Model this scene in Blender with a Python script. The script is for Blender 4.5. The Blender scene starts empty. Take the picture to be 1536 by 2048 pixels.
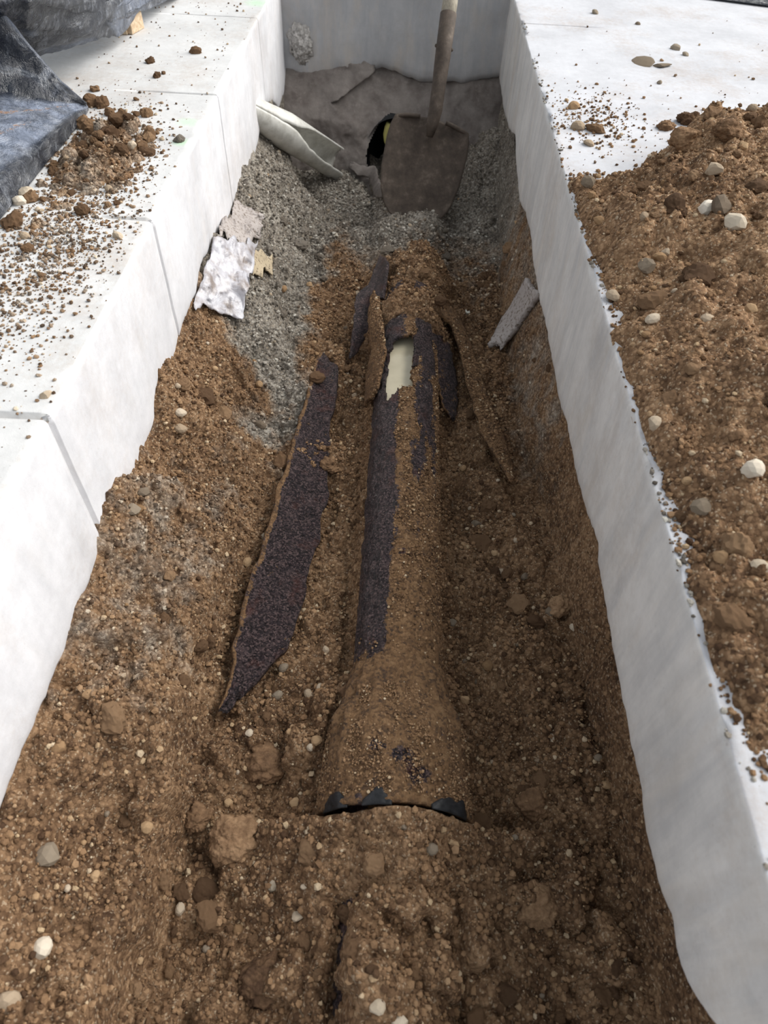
import bpy, bmesh, math
import numpy as np
from mathutils import Vector, Matrix

# ------------------------------------------------------------------ camera, world, light
CAM_H = 0.48                       # camera height above the slab (m)
F_PX, CX, CY = 1361.0, 768.0, 1024.0
ROLL, PITCH = 0.0532910, 0.8760938
_f = np.array([0, math.cos(PITCH), -math.sin(PITCH)])
_u0 = np.array([0, math.sin(PITCH), math.cos(PITCH)])
_r0 = np.array([1.0, 0, 0])
CU = _u0*math.cos(ROLL) - _r0*math.sin(ROLL)
CR = _r0*math.cos(ROLL) + _u0*math.sin(ROLL)

scene = bpy.context.scene
cam_data = bpy.data.cameras.new('camera')
cam = bpy.data.objects.new('camera', cam_data)
scene.collection.objects.link(cam)
m = Matrix.Identity(4)
for i in range(3):
    m[i][0], m[i][1], m[i][2] = CR[i], CU[i], -_f[i]
m[2][3] = CAM_H
cam.matrix_world = m
cam_data.sensor_fit = 'VERTICAL'
cam_data.sensor_height = 36.0
cam_data.lens = F_PX/2048*36.0
cam_data.clip_start = 0.01
cam_data.dof.use_dof = True
cam_data.dof.focus_distance = 1.02
cam_data.dof.aperture_fstop = 8.0
scene.camera = cam

world = bpy.data.worlds.new('world')
scene.world = world
world.use_nodes = True
bg = world.node_tree.nodes['Background']
bg.inputs[0].default_value = (0.90, 0.95, 1.0, 1)
bg.inputs[1].default_value = 0.62

sun_data = bpy.data.lights.new('sun', 'SUN')
sun_data.energy = 5.2
sun_data.angle = math.radians(60)
sun_data.color = (1.0, 0.97, 0.92)
sun = bpy.data.objects.new('sun', sun_data)
scene.collection.objects.link(sun)
SUN_FROM = Vector((0.76, 0.30, 0.60)).normalized()
sun.rotation_euler = SUN_FROM.to_track_quat('Z', 'Y').to_euler()
sun.location = (3, 2, 4)

scene.view_settings.view_transform = 'Standard'
scene.view_settings.look = 'None'
scene.view_settings.gamma = 1.0
scene.view_settings.use_curve_mapping = False
scene.view_settings.exposure = 0.0

# ------------------------------------------------------------------ helpers
RNG = np.random.default_rng(7)
COL = scene.collection

def ray(px, py):
    d = _f*F_PX + CR*(px-CX) - CU*(py-CY)
    return d/np.linalg.norm(d)
O = np.array([0, 0, CAM_H])
def atz(px, py, z):
    d = ray(px, py); return O + d*((z-CAM_H)/d[2])
def aty(px, py, y):
    d = ray(px, py); return O + d*(y/d[1])
def atx(px, py, x):
    d = ray(px, py); return O + d*(x/d[0])

def _hash(ix, iy, iz, seed):
    h = (ix.astype(np.int64)*374761393 + iy.astype(np.int64)*668265263 + iz*2147483647 + seed*974634777) & 0xffffffff
    h = ((h ^ (h >> 13))*1274126177) & 0xffffffff
    h = ((h ^ (h >> 16))*2246822519) & 0xffffffff
    return ((h ^ (h >> 15)) & 0xffffff)/float(0xffffff)

def vnoise(x, y, seed=0):
    x = np.asarray(x, float); y = np.asarray(y, float)
    ix = np.floor(x); iy = np.floor(y); fx = x-ix; fy = y-iy
    fx = fx*fx*fx*(fx*(fx*6-15)+10); fy = fy*fy*fy*(fy*(fy*6-15)+10)
    a = _hash(ix, iy, 0, seed); b = _hash(ix+1, iy, 0, seed)
    c = _hash(ix, iy+1, 0, seed); d = _hash(ix+1, iy+1, 0, seed)
    return (a*(1-fx)+b*fx)*(1-fy) + (c*(1-fx)+d*fx)*fy - 0.5

def fbm(x, y, seed=0, octv=4, gain=0.5):
    s = 0; a = 1.0
    for o in range(octv):
        s = s + a*vnoise(np.asarray(x)*2**o + o*17.3, np.asarray(y)*2**o - o*9.1, seed+o*31); a *= gain
    return s

def sstep(a, b, x):
    t = np.clip((np.asarray(x, float)-a)/(b-a), 0, 1); return t*t*(3-2*t)

def mesh_np(name, verts, faces, smooth=False):
    """faces: (n,3) or (n,4) int array"""
    verts = np.ascontiguousarray(verts, np.float32); faces = np.ascontiguousarray(faces, np.int32)
    me = bpy.data.meshes.new(name)
    k = faces.shape[1]
    me.vertices.add(len(verts)); me.vertices.foreach_set('co', verts.ravel())
    me.loops.add(faces.size); me.loops.foreach_set('vertex_index', faces.ravel())
    me.polygons.add(len(faces))
    me.polygons.foreach_set('loop_start', np.arange(0, faces.size, k, dtype=np.int32))
    me.polygons.foreach_set('use_smooth', np.full(len(faces), smooth, bool))
    me.update(calc_edges=True); me.validate()
    return me

def attr(me, name, vals):
    a = me.attributes.new(name, 'FLOAT', 'POINT')
    a.data.foreach_set('value', np.ascontiguousarray(vals, np.float32).ravel())

def obj(name, me, mat=None, parent=None, loc=None):
    o = bpy.data.objects.new(name, me)
    if mat is not None and me is not None and len(me.materials) == 0: me.materials.append(mat)
    COL.objects.link(o)
    if parent is not None: o.parent = parent
    if loc is not None: o.location = loc
    return o

def tag(o, label=None, cat=None, group=None, kind=None):
    if label: o['label'] = label
    if cat: o['category'] = cat
    if group: o['group'] = group
    if kind: o['kind'] = kind
    return o

def empty(name, loc, label, cat, group=None):
    o = bpy.data.objects.new(name, None); COL.objects.link(o)
    o.location = loc; o.empty_display_size = 0.02
    return tag(o, label, cat, group)

def grid_faces(nr, nc, flip=False):
    r, c = np.meshgrid(np.arange(nr-1), np.arange(nc-1), indexing='ij')
    a = (r*nc+c).ravel()
    f = np.stack([a, a+1, a+nc+1, a+nc], 1)
    return f[:, ::-1] if flip else f

# ------------------------------------------------------------------ materials
def srgb(r, g, b):
    def l(c):
        c /= 255.0
        return c/12.92 if c <= 0.04045 else ((c+0.055)/1.055)**2.4
    return (l(r), l(g), l(b), 1)

class NT:
    def __init__(s, name):
        s.m = bpy.data.materials.new(name); s.m.use_nodes = True
        s.t = s.m.node_tree; s.b = s.t.nodes['Principled BSDF']
        s.b.inputs['Specular IOR Level'].default_value = 0.25
    def n(s, typ, **kw):
        nd = s.t.nodes.new(typ)
        for k, v in kw.items():
            if k in nd.inputs: nd.inputs[k].default_value = v
            else: setattr(nd, k, v)
        return nd
    def l(s, a, b): s.t.links.new(a, b)
    def coord(s, scale=(1, 1, 1)):
        if not hasattr(s, 'tc'): s.tc = s.n('ShaderNodeTexCoord')
        mp = s.n('ShaderNodeMapping'); mp.inputs['Scale'].default_value = scale
        s.l(s.tc.outputs['Object'], mp.inputs['Vector']); return mp.outputs[0]
    def noise(s, scale, detail=4, rough=0.6, vec=None, dist=0):
        nd = s.n('ShaderNodeTexNoise', Scale=scale, Detail=detail, Roughness=rough, Distortion=dist)
        s.l(vec if vec else s.coord(), nd.inputs['Vector']); return nd.outputs[0]
    def voro(s, scale, vec=None, feature='F1'):
        nd = s.n('ShaderNodeTexVoronoi', Scale=scale); nd.feature = feature
        s.l(vec if vec else s.coord(), nd.inputs['Vector']); return nd
    def ramp(s, fac, stops, interp='LINEAR'):
        nd = s.n('ShaderNodeValToRGB'); e = nd.color_ramp; e.interpolation = interp
        while len(e.elements) < len(stops): e.elements.new(0.5)
        for el, (p, c) in zip(e.elements, stops):
            el.position = p; el.color = c if len(c) == 4 else (*c, 1)
        s.l(fac, nd.inputs[0]); return nd.outputs[0]
    def mix(s, fac, a, b, typ='MIX'):
        nd = s.n('ShaderNodeMix'); nd.data_type = 'RGBA'; nd.blend_type = typ
        for sock, v in ((nd.inputs[0], fac), (nd.inputs[6], a), (nd.inputs[7], b)):
            if hasattr(v, 'links'): s.l(v, sock)
            elif isinstance(v, (int, float)): sock.default_value = v
            else: sock.default_value = v
        return nd.outputs[2]
    def math(s, op, a, b=0.0, clamp=False):
        nd = s.n('ShaderNodeMath'); nd.operation = op; nd.use_clamp = clamp
        for sock, v in ((nd.inputs[0], a), (nd.inputs[1], b)):
            if hasattr(v, 'links'): s.l(v, sock)
            else: sock.default_value = v
        return nd.outputs[0]
    def attr(s, name):
        nd = s.n('ShaderNodeAttribute'); nd.attribute_name = name; return nd.outputs['Fac']
    def bump(s, h, strength=0.5, dist=0.003, prev=None):
        nd = s.n('ShaderNodeBump', Strength=strength, Distance=dist)
        s.l(h, nd.inputs['Height'])
        if prev: s.l(prev, nd.inputs['Normal'])
        return nd.outputs[0]
    def out(s, col=None, rough=None, normal=None, **kw):
        if col is not None:
            if hasattr(col, 'links'): s.l(col, s.b.inputs['Base Color'])
            else: s.b.inputs['Base Color'].default_value = col
        if rough is not None:
            if hasattr(rough, 'links'): s.l(rough, s.b.inputs['Roughness'])
            else: s.b.inputs['Roughness'].default_value = rough
        if normal is not None: s.l(normal, s.b.inputs['Normal'])
        for k, v in kw.items(): s.b.inputs[k].default_value = v
        return s.m

BRN_D, BRN_M, BRN_L = srgb(79, 60, 46), srgb(126, 99, 75), srgb(164, 134, 104)
GRY_D, GRY_M, GRY_L = srgb(92, 86, 79), srgb(134, 127, 118), srgb(178, 172, 162)
PALE = srgb(204, 186, 160)

def soil_material(name, gain=1.0):
    s = NT(name)
    big = s.noise(9, 4, 0.6); mid = s.noise(70, 4, 0.65)
    v1 = s.voro(230); v2 = s.voro(520); v3 = s.voro(110)
    r1 = s.n('ShaderNodeSeparateColor'); s.l(v1.outputs['Color'], r1.inputs[0])
    r2 = s.n('ShaderNodeSeparateColor'); s.l(v2.outputs['Color'], r2.inputs[0])
    mixv = s.math('ADD', s.math('MULTIPLY', big, 0.55), s.math('MULTIPLY', mid, 0.45))
    mixv = s.math('ADD', mixv, s.math('MULTIPLY', s.math('SUBTRACT', r1.outputs[0], 0.5), 0.26))
    brown = s.ramp(mixv, [(0.30, BRN_D), (0.5, BRN_M), (0.70, BRN_L)])
    grey = s.ramp(mixv, [(0.30, GRY_D), (0.5, GRY_M), (0.68, GRY_L)])
    g = s.attr('gray')
    gf = s.math('ADD', g, s.math('MULTIPLY', s.math('SUBTRACT', s.noise(28, 5, 0.65), 0.5), 1.0))
    gf = s.ramp(gf, [(0.32, (0, 0, 0)), (0.68, (1, 1, 1))])
    c = s.mix(gf, brown, grey)
    spk = s.ramp(r2.outputs[1], [(0.90, (0, 0, 0)), (0.94, (1, 1, 1))])
    c = s.mix(s.math('MULTIPLY', spk, 0.45), c, PALE)
    # voids between the grains: shade painted in as a darker tone
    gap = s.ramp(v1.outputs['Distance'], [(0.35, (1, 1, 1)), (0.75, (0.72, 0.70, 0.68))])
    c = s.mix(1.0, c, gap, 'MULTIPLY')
    if gain != 1.0: c = s.mix(1.0, c, (gain, gain, gain, 1), 'MULTIPLY')
    h = s.math('ADD', s.math('MULTIPLY', v1.outputs['Distance'], -0.6), s.math('MULTIPLY', v2.outputs['Distance'], -0.3))
    h = s.math('ADD', h, s.math('MULTIPLY', s.noise(160, 5, 0.7), 1.2))
    n = s.bump(h, 0.75, 0.0035)
    return s.out(c, 0.95, n, **{'Specular IOR Level': 0.12})

def crumb_material(name):
    s = NT(name)
    geo = s.n('ShaderNodeNewGeometry'); rnd = geo.outputs['Random Per Island']
    brown = s.ramp(rnd, [(0.0, BRN_D), (0.35, BRN_M), (0.7, srgb(150, 120, 91)), (0.9, BRN_L), (0.955, srgb(190, 165, 132)), (1.0, PALE)])
    grey = s.ramp(rnd, [(0.0, GRY_D), (0.45, GRY_M), (0.85, GRY_L), (1.0, srgb(212, 208, 198))])
    gf = s.ramp(s.math('ADD', s.attr('gray'), s.math('MULTIPLY', s.math('SUBTRACT', s.noise(28, 5, 0.65), 0.5), 1.0)), [(0.32, (0, 0, 0)), (0.68, (1, 1, 1))])
    c = s.mix(gf, brown, grey)
    c = s.mix(0.5, c, s.ramp(s.noise(500, 3, 0.7), [(0.3, (0.6, 0.58, 0.55)), (0.7, (1, 1, 1))]), 'MULTIPLY')
    n = s.bump(s.noise(700, 3, 0.7), 0.5, 0.0015)
    return s.out(c, 0.95, n, **{'Specular IOR Level': 0.1})

def clod_material(name, dark, midc, light, bump=0.6, scale=1.0):
    s = NT(name)
    oi = s.n('ShaderNodeObjectInfo')
    v = s.math('ADD', s.math('MULTIPLY', s.noise(90*scale, 5, 0.7), 0.8), s.math('MULTIPLY', s.math('SUBTRACT', oi.outputs['Random'], 0.25), 0.4))
    c = s.ramp(v, [(0.25, dark), (0.5, midc), (0.75, light)])
    vo = s.voro(260*scale)
    h = s.math('ADD', s.math('MULTIPLY', vo.outputs['Distance'], -0.5), s.noise(180*scale, 5, 0.7))
    return s.out(c, 0.95, s.bump(h, bump, 0.003), **{'Specular IOR Level': 0.12})

def concrete_material(name, dust=0.35, smear=0.0, base=(214, 214, 214), paint=()):
    s = NT(name)
    b = srgb(*base)
    n1 = s.noise(7, 5, 0.65); n2 = s.noise(60, 5, 0.7); n3 = s.noise(900, 2, 0.6)
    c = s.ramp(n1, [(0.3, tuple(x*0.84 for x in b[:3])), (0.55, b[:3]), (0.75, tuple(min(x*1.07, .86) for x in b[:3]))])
    c = s.mix(0.35, c, s.ramp(n2, [(0.3, (0.75, 0.75, 0.75)), (0.65, (1, 1, 1))]), 'MULTIPLY')
    d = s.ramp(s.math('ADD', s.noise(4.5, 6, 0.7), s.math('MULTIPLY', s.noise(110, 4, 0.75), 0.45)), [(0.72, (0, 0, 0)), (0.98, (1, 1, 1))])
    c = s.mix(s.math('MULTIPLY', d, dust), c, srgb(168, 146, 126))
    sp = s.ramp(s.noise(330, 2, 0.5), [(0.70, (0, 0, 0)), (0.76, (1, 1, 1))])
    c = s.mix(s.math('MULTIPLY', sp, dust*0.8), c, srgb(120, 100, 84))
    if smear:
        st = s.noise(30, 5, 0.65, s.coord((1.0, 1.0, 0.16)), 0.4)
        c = s.mix(s.math('MULTIPLY', s.ramp(st, [(0.42, (0, 0, 0)), (0.68, (1, 1, 1))]), smear), c, srgb(150, 153, 160))
        st2 = s.noise(16, 4, 0.6, s.coord((1.3, 1.3, 0.4)))
        c = s.mix(s.math('MULTIPLY', s.ramp(st2, [(0.52, (0, 0, 0)), (0.7, (1, 1, 1))]), smear*0.7), c, srgb(205, 190, 172))
    for (qx, qy, qr) in paint:                            # sprayed green marking paint
        vd = s.n('ShaderNodeVectorMath'); vd.operation = 'DISTANCE'; s.l(s.coord(), vd.inputs[0]); vd.inputs[1].default_value = (qx, qy, 0)
        f = s.ramp(s.math('ADD', s.math('MULTIPLY', vd.outputs['Value'], 1.0/qr), s.math('MULTIPLY', s.noise(60, 5, 0.7), 0.7)), [(0.45, (1, 1, 1)), (1.0, (0, 0, 0))])
        c = s.mix(s.math('MULTIPLY', f, 0.4), c, srgb(176, 236, 176))
    h = s.math('ADD', s.math('MULTIPLY', n3, 0.3), n2)
    return s.out(c, 0.8, s.bump(h, 0.25, 0.002), **{'Specular IOR Level': 0.2})

def iron_material(name, dirt_attr=None, sparkle=1.0):
    s = NT(name)
    c = s.ramp(s.noise(60, 6, 0.7), [(0.3, srgb(26, 21, 24)), (0.52, srgb(54, 44, 49)), (0.72, srgb(84, 68, 68))])
    gr = s.voro(430); gc = s.n('ShaderNodeSeparateColor'); s.l(gr.outputs['Color'], gc.inputs[0])
    fine = s.math('ADD', s.noise(620, 4, 0.8), s.math('MULTIPLY', s.math('SUBTRACT', gc.outputs[0], 0.5), 0.5))
    c = s.mix(s.ramp(fine, [(0.5, (0, 0, 0)), (0.82, (1, 1, 1))]), c, srgb(124, 104, 102))  # pale grains are specular glints painted into the iron's colour
    c = s.mix(s.ramp(fine, [(0.18, (1, 1, 1)), (0.42, (0, 0, 0))]), c, srgb(18, 14, 16))
    crk = s.n('ShaderNodeTexVoronoi', Scale=70); crk.feature = 'DISTANCE_TO_EDGE'; s.l(s.coord((1, 0.6, 1)), crk.inputs['Vector'])
    c = s.mix(s.math('MULTIPLY', s.ramp(crk.outputs['Distance'], [(0.0, (1, 1, 1)), (0.035, (0, 0, 0))]), 0.55), c, srgb(14, 11, 12))
    c = s.mix(s.math('MULTIPLY', s.ramp(s.noise(22, 4, 0.7), [(0.55, (0, 0, 0)), (0.72, (1, 1, 1))]), 0.55), c, srgb(104, 58, 44))
    wht = s.ramp(s.math('ADD', s.noise(34, 6, 0.75), s.math('MULTIPLY', s.noise(300, 3, 0.7), 0.2)), [(0.755, (0, 0, 0)), (0.82, (1, 1, 1))])
    c = s.mix(s.math('MULTIPLY', wht, 0.75), c, srgb(188, 184, 178))
    h = s.math('ADD', fine, s.math('MULTIPLY', s.noise(120, 5, 0.7), 1.5))
    rough = s.ramp(s.noise(240, 3, 0.7), [(0.3, (0.22, 0.22, 0.22)), (0.65, (0.55, 0.55, 0.55))])
    if dirt_attr:
        v1 = s.voro(300); r1 = s.n('ShaderNodeSeparateColor'); s.l(v1.outputs['Color'], r1.inputs[0])
        dv = s.math('ADD', s.math('MULTIPLY', s.noise(45, 5, 0.7), 0.7), s.math('MULTIPLY', r1.outputs[0], 0.3))
        dcol = s.ramp(dv, [(0.28, BRN_D), (0.5, srgb(138, 104, 70)), (0.75, srgb(172, 136, 98))])
        f = s.math('ADD', s.attr(dirt_attr), s.math('MULTIPLY', s.math('SUBTRACT', s.noise(85, 6, 0.75), 0.5), 2.2))
        f = s.ramp(f, [(0.44, (0, 0, 0)), (0.56, (1, 1, 1))])
        c = s.mix(f, c, dcol)
        rough = s.mix(f, rough, (0.95, 0.95, 0.95, 1))
        h = s.math('ADD', h, s.math('MULTIPLY', v1.outputs['Distance'], -0.8))
    return s.out(c, rough, s.bump(h, 0.9, 0.0045), **{'Specular IOR Level': 0.5*sparkle})

M = {}
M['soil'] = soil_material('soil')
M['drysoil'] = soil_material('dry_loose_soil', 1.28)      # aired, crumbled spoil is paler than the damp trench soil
M['crumb'] = crumb_material('soil_crumb')
M['clod'] = clod_material('clod', BRN_D, BRN_M, BRN_L)
M['gclod'] = clod_material('grey_clod', GRY_D, srgb(128, 118, 106), GRY_M)
M['stone'] = clod_material('pale_stone', srgb(146, 126, 104), srgb(174, 156, 134), srgb(204, 190, 170), 0.3)
M['tanstone'] = clod_material('tan_stone', srgb(118, 92, 66), srgb(160, 130, 98), srgb(190, 162, 128), 0.3)
M['white'] = clod_material('white_stone', srgb(176, 160, 138), srgb(208, 196, 178), srgb(226, 218, 206), 0.2)
M['grey'] = clod_material('grey_stone', srgb(102, 89, 76), srgb(134, 121, 105), srgb(160, 149, 132), 0.3)
M['conc_top'] = concrete_material('concrete_top', 0.45, paint=[(*atz(515, 6, 0)[:2], 0.06), (*atz(375, 245, 0)[:2], 0.035), (*atz(362, 285, 0)[:2], 0.03)])
M['conc_left'] = concrete_material('concrete_cut_face', 0.22, 0.15, (222, 222, 226))
M['conc_right'] = concrete_material('concrete_smeared_face', 0.3, 0.34, (224, 221, 218))
M['conc_rtop'] = concrete_material('concrete_dusty_top', 0.5, 0.0, (206, 207, 212))
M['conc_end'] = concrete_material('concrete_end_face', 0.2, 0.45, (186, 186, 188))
M['kerf'] = clod_material('kerf_dust', srgb(112, 102, 94), srgb(146, 134, 124), srgb(172, 162, 152), 0.2)
M['iron'] = iron_material('dark_scaled_iron')
M['pipe'] = iron_material('dirt_caked_iron', 'dirt')
s = NT('black_plastic')
cr = s.noise(26, 6, 0.7, s.coord((1, 1, 1)), 1.2)
c = s.mix(s.math('MULTIPLY', s.ramp(s.noise(16, 7, 0.75, s.coord((1, 2.2, 1)), 1.5), [(0.52, (0, 0, 0)), (0.72, (1, 1, 1))]), 0.5), srgb(34, 39, 50), srgb(178, 184, 196))  # white dust streaks, also painting in the shine of the plastic
c = s.mix(s.math('MULTIPLY', s.attr('painted_sheen'), s.ramp(s.noise(30, 6, 0.7), [(0.35, (0.25, 0.25, 0.25)), (0.6, (1, 1, 1))])), c, srgb(142, 152, 172))  # sky sheen and fold highlights painted into the plastic's colour
dd = s.ramp(s.math('ADD', s.attr('dirt'), s.math('MULTIPLY', s.math('SUBTRACT', s.noise(90, 5, 0.75), 0.5), 1.2)), [(0.5, (0, 0, 0)), (0.62, (1, 1, 1))])
c = s.mix(dd, c, srgb(150, 118, 96))
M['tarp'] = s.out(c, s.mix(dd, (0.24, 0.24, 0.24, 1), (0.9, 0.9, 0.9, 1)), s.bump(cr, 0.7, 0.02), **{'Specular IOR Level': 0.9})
s = NT('cream_pvc')
M['pvc'] = s.out(s.ramp(s.noise(30, 5, 0.7), [(0.3, srgb(180, 178, 170)), (0.55, srgb(214, 213, 207)), (0.75, srgb(220, 219, 212))]), 0.38,
                 s.bump(s.noise(60, 4, 0.6), 0.15, 0.002), **{'Specular IOR Level': 0.5})
s = NT('cream_liquid')
M['liquid'] = s.out(s.ramp(s.noise(40, 3, 0.5), [(0.3, srgb(196, 186, 160)), (0.7, srgb(208, 198, 172))]), 0.06, **{'Specular IOR Level': 0.5})
s = NT('shovel_steel')
vs = s.noise(38, 6, 0.7)
M['steel'] = s.out(s.ramp(vs, [(0.3, srgb(58, 50, 44)), (0.55, srgb(80, 70, 62)), (0.72, srgb(108, 97, 87))]), 0.75,
                   s.bump(s.noise(220, 5, 0.75), 0.4, 0.002), **{'Specular IOR Level': 0.3})
s = NT('pale_wood')
w = s.noise(14, 5, 0.6, s.coord((6, 6, 0.8)), 0.6)
M['wood'] = s.out(s.ramp(w, [(0.3, srgb(120, 112, 100)), (0.6, srgb(172, 164, 148)), (0.8, srgb(190, 184, 170))]), 0.75, s.bump(w, 0.2, 0.002))
s = NT('lumber')
w = s.noise(18, 5, 0.6, s.coord((1, 8, 8)), 0.5)
M['lumber'] = s.out(s.ramp(w, [(0.3, srgb(176, 148, 118)), (0.65, srgb(216, 196, 168))]), 0.8)
s = NT('clear_sheet')
M['sheet'] = s.out(s.ramp(s.noise(22, 6, 0.7), [(0.34, srgb(150, 138, 132)), (0.5, srgb(196, 194, 200)), (0.72, srgb(228, 230, 238))]), 0.28,
                   s.bump(s.noise(40, 5, 0.65, None, 1.0), 0.4, 0.006), **{'Specular IOR Level': 0.6, 'Transmission Weight': 0.15})
s = NT('dusty_sheet')
M['dusty'] = s.out(s.mix(s.ramp(s.noise(160, 4, 0.75), [(0.52, (0, 0, 0)), (0.62, (1, 1, 1))]), srgb(170, 162, 158), srgb(112, 100, 90)), 0.7,
                   s.bump(s.noise(50, 5, 0.6), 0.4, 0.004))
s = NT('cardboard')
M['card'] = s.out(s.mix(s.ramp(s.noise(170, 3, 0.7), [(0.56, (0, 0, 0)), (0.64, (1, 1, 1))]), srgb(180, 165, 140), srgb(82, 70, 60)), 0.9)
s = NT('rubber_black')
M['rubber'] = s.out(s.ramp(s.noise(60, 5, 0.7), [(0.35, srgb(22, 23, 25)), (0.7, srgb(50, 51, 54))]), 0.45, s.bump(s.noise(120, 4, 0.7), 0.3, 0.002))
s = NT('hole_dark'); M['dark'] = s.out(srgb(28, 30, 33), 0.7)
s = NT('cord_yellow'); M['yellow'] = s.out(srgb(214, 206, 128), 0.5)
s = NT('cord_white'); M['cordwhite'] = s.out(srgb(232, 232, 220), 0.5)
s = NT('cast_wall')
wc = s.mix(s.ramp(s.noise(14, 6, 0.7), [(0.35, (0, 0, 0)), (0.65, (1, 1, 1))]), srgb(104, 96, 92), srgb(136, 129, 124))
wc = s.mix(s.math('MULTIPLY', s.ramp(s.noise(60, 5, 0.75), [(0.55, (0, 0, 0)), (0.7, (1, 1, 1))]), 0.4), wc, srgb(160, 152, 146))
M['wallsoil'] = s.out(wc, 0.92, s.bump(s.noise(110, 6, 0.7), 0.5, 0.004), **{'Specular IOR Level': 0.15})
s = NT('rough_aggregate')
vv = s.voro(120)
M['rough'] = s.out(s.mix(s.ramp(s.noise(80, 5, 0.7), [(0.4, (0, 0, 0)), (0.6, (1, 1, 1))]), srgb(150, 146, 142), srgb(212, 208, 204)), 0.9,
                   s.bump(s.math('ADD', vv.outputs['Distance'], s.noise(130, 5, 0.7)), 0.8, 0.006))
s = NT('green_paint')
M['green'] = s.out(srgb(196, 232, 200), 0.8)

# ------------------------------------------------------------------ rock templates
def rock_np(sub, seed, cuts=7, lump=0.18, cutlo=0.62):
    r = np.random.default_rng(seed)
    bm = bmesh.new(); bmesh.ops.create_icosphere(bm, subdivisions=sub, radius=1.0)
    bm.verts.ensure_lookup_table()
    v = np.array([x.co[:] for x in bm.verts]); f = np.array([[q.index for q in p.verts] for p in bm.faces])
    bm.free()
    for _ in range(5):
        d = r.normal(size=3); d /= np.linalg.norm(d)
        v = v*(1 + lump*r.uniform(-1, 1)*np.clip(v@d, 0, 1)**2)[:, None]
    for _ in range(cuts):
        d = r.normal(size=3); d /= np.linalg.norm(d)
        h = r.uniform(cutlo, 0.9); e = np.clip(v@d-h, 0, None); v = v - e[:, None]*d
    v += r.normal(size=v.shape)*0.015
    return v, f
def lumpy_np(sub, seed, amp=0.16):
    v, f = rock_np(sub, seed, 5, 0.3, 0.7)
    r = np.random.default_rng(seed+99)
    for k in (3.5, 7.0, 12.0):
        a, b, c = r.normal(size=(3, 3))*k
        v = v*(1+amp*(3.5/k)*np.sin(v@a+r.uniform(0, 6))*np.cos(v@b+1.3))[:, None]
    return v, f

STONE_ME = [mesh_np('stone', *rock_np(2, 100+i), smooth=False) for i in range(7)]
def rough(v, f, seed, a=0.16):
    n = fbm(v[:, 0]*2.6+seed, v[:, 1]*2.6+v[:, 2]*1.9, seed, 5, 0.6) + fbm(v[:, 2]*2.9-seed, v[:, 0]*1.7-v[:, 1]*2.3, seed+3, 5, 0.6)
    return v*(1+a*n)[:, None], f
CLOD_ME = [mesh_np('clod', *rough(*lumpy_np(3, 200+i, 0.09), 200+i, 0.2), smooth=False) for i in range(6)]
BIGCLOD = [lumpy_np(4, 300+i, 0.13) for i in range(4)]
CRUMB_T = [rock_np(1, 400+i, 6, 0.3, 0.5) for i in range(1)]
TINY_T = []
for i in range(10):
    bm = bmesh.new(); bmesh.ops.create_icosphere(bm, subdivisions=1, radius=1.0)
    v = np.array([x.co[:] for x in bm.verts]); f = np.array([[q.index for q in p.verts] for p in bm.faces]); bm.free()
    r = np.random.default_rng(500+i); v = v*r.uniform(0.62, 1.15, (len(v), 1))*r.uniform(0.7, 1.2, 3)
    TINY_T.append((v, f))

def rand_rot(n, rng):
    q = rng.normal(size=(n, 4)); q /= np.linalg.norm(q, axis=1, keepdims=True)
    w, x, y, z = q.T
    return np.stack([np.stack([1-2*(y*y+z*z), 2*(x*y-z*w), 2*(x*z+y*w)], 1),
                     np.stack([2*(x*y+z*w), 1-2*(x*x+z*z), 2*(y*z-x*w)], 1),
                     np.stack([2*(x*z-y*w), 2*(y*z+x*w), 1-2*(x*x+y*y)], 1)], 1)

def crumbs(name, pos, size, gray, parent, rng, mat='crumb', flat=0.75):
    """many grains joined into one mesh"""
    n = len(pos); nv = len(TINY_T[0][0])
    T = np.stack([t[0] for t in TINY_T]); F = TINY_T[0][1]
    tv = T[rng.integers(0, len(T), n)]
    R = rand_rot(n, rng)
    V = np.einsum('nij,nvj->nvi', R, tv)*size[:, None, None]
    V[:, :, 2] *= flat
    V += pos[:, None, :]
    faces = (F[None] + (np.arange(n)*nv)[:, None, None]).reshape(-1, 3)
    me = mesh_np(name, V.reshape(-1, 3), faces)
    attr(me, 'gray', np.repeat(gray, nv))
    o = obj(name, me, M[mat], parent); o['kind'] = 'stuff'
    return o

# ------------------------------------------------------------------ concrete slabs (the floor)
XL, XR, YE = -0.3446, 0.2580, 2.18
KERFS = [(0.5010, 0.0042, 0.60), (0.9070, 0.0030, 0.072), (1.3720, 0.0025, 0.150), (1.8360, 0.0020, 0.20)]
L_BOT = [(578, 100), (575, 180), (560, 215), (548, 200), (535, 205), (528, 240), (520, 275), (505, 340), (490, 390), (470, 408), (460, 440), (435, 470),
         (405, 530), (395, 590), (370, 645), (350, 720), (330, 800), (300, 880), (275, 950), (245, 1010), (222, 1060), (205, 1105), (190, 1150), (160, 1210),
         (135, 1300), (105, 1370), (70, 1460), (40, 1530), (10, 1610), (-30, 1700), (-60, 1780)]
R_BOT = [(1000, 180), (1004, 215), (1015, 255), (1028, 270), (1030, 330), (1036, 400), (1048, 425), (1058, 470), (1062, 520), (1075, 600), (1090, 660),
         (1100, 720), (1112, 790), (1130, 850), (1140, 900), (1150, 960), (1165, 1010), (1192, 1083), (1190, 1120), (1200, 1180), (1212, 1250), (1225, 1330),
         (1240, 1400), (1255, 1480), (1272, 1560), (1280, 1640), (1300, 1730), (1318, 1790), (1338, 1830), (1350, 1920), (1380, 1990), (1410, 2030), (1425, 2048), (1460, 2100)]
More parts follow.
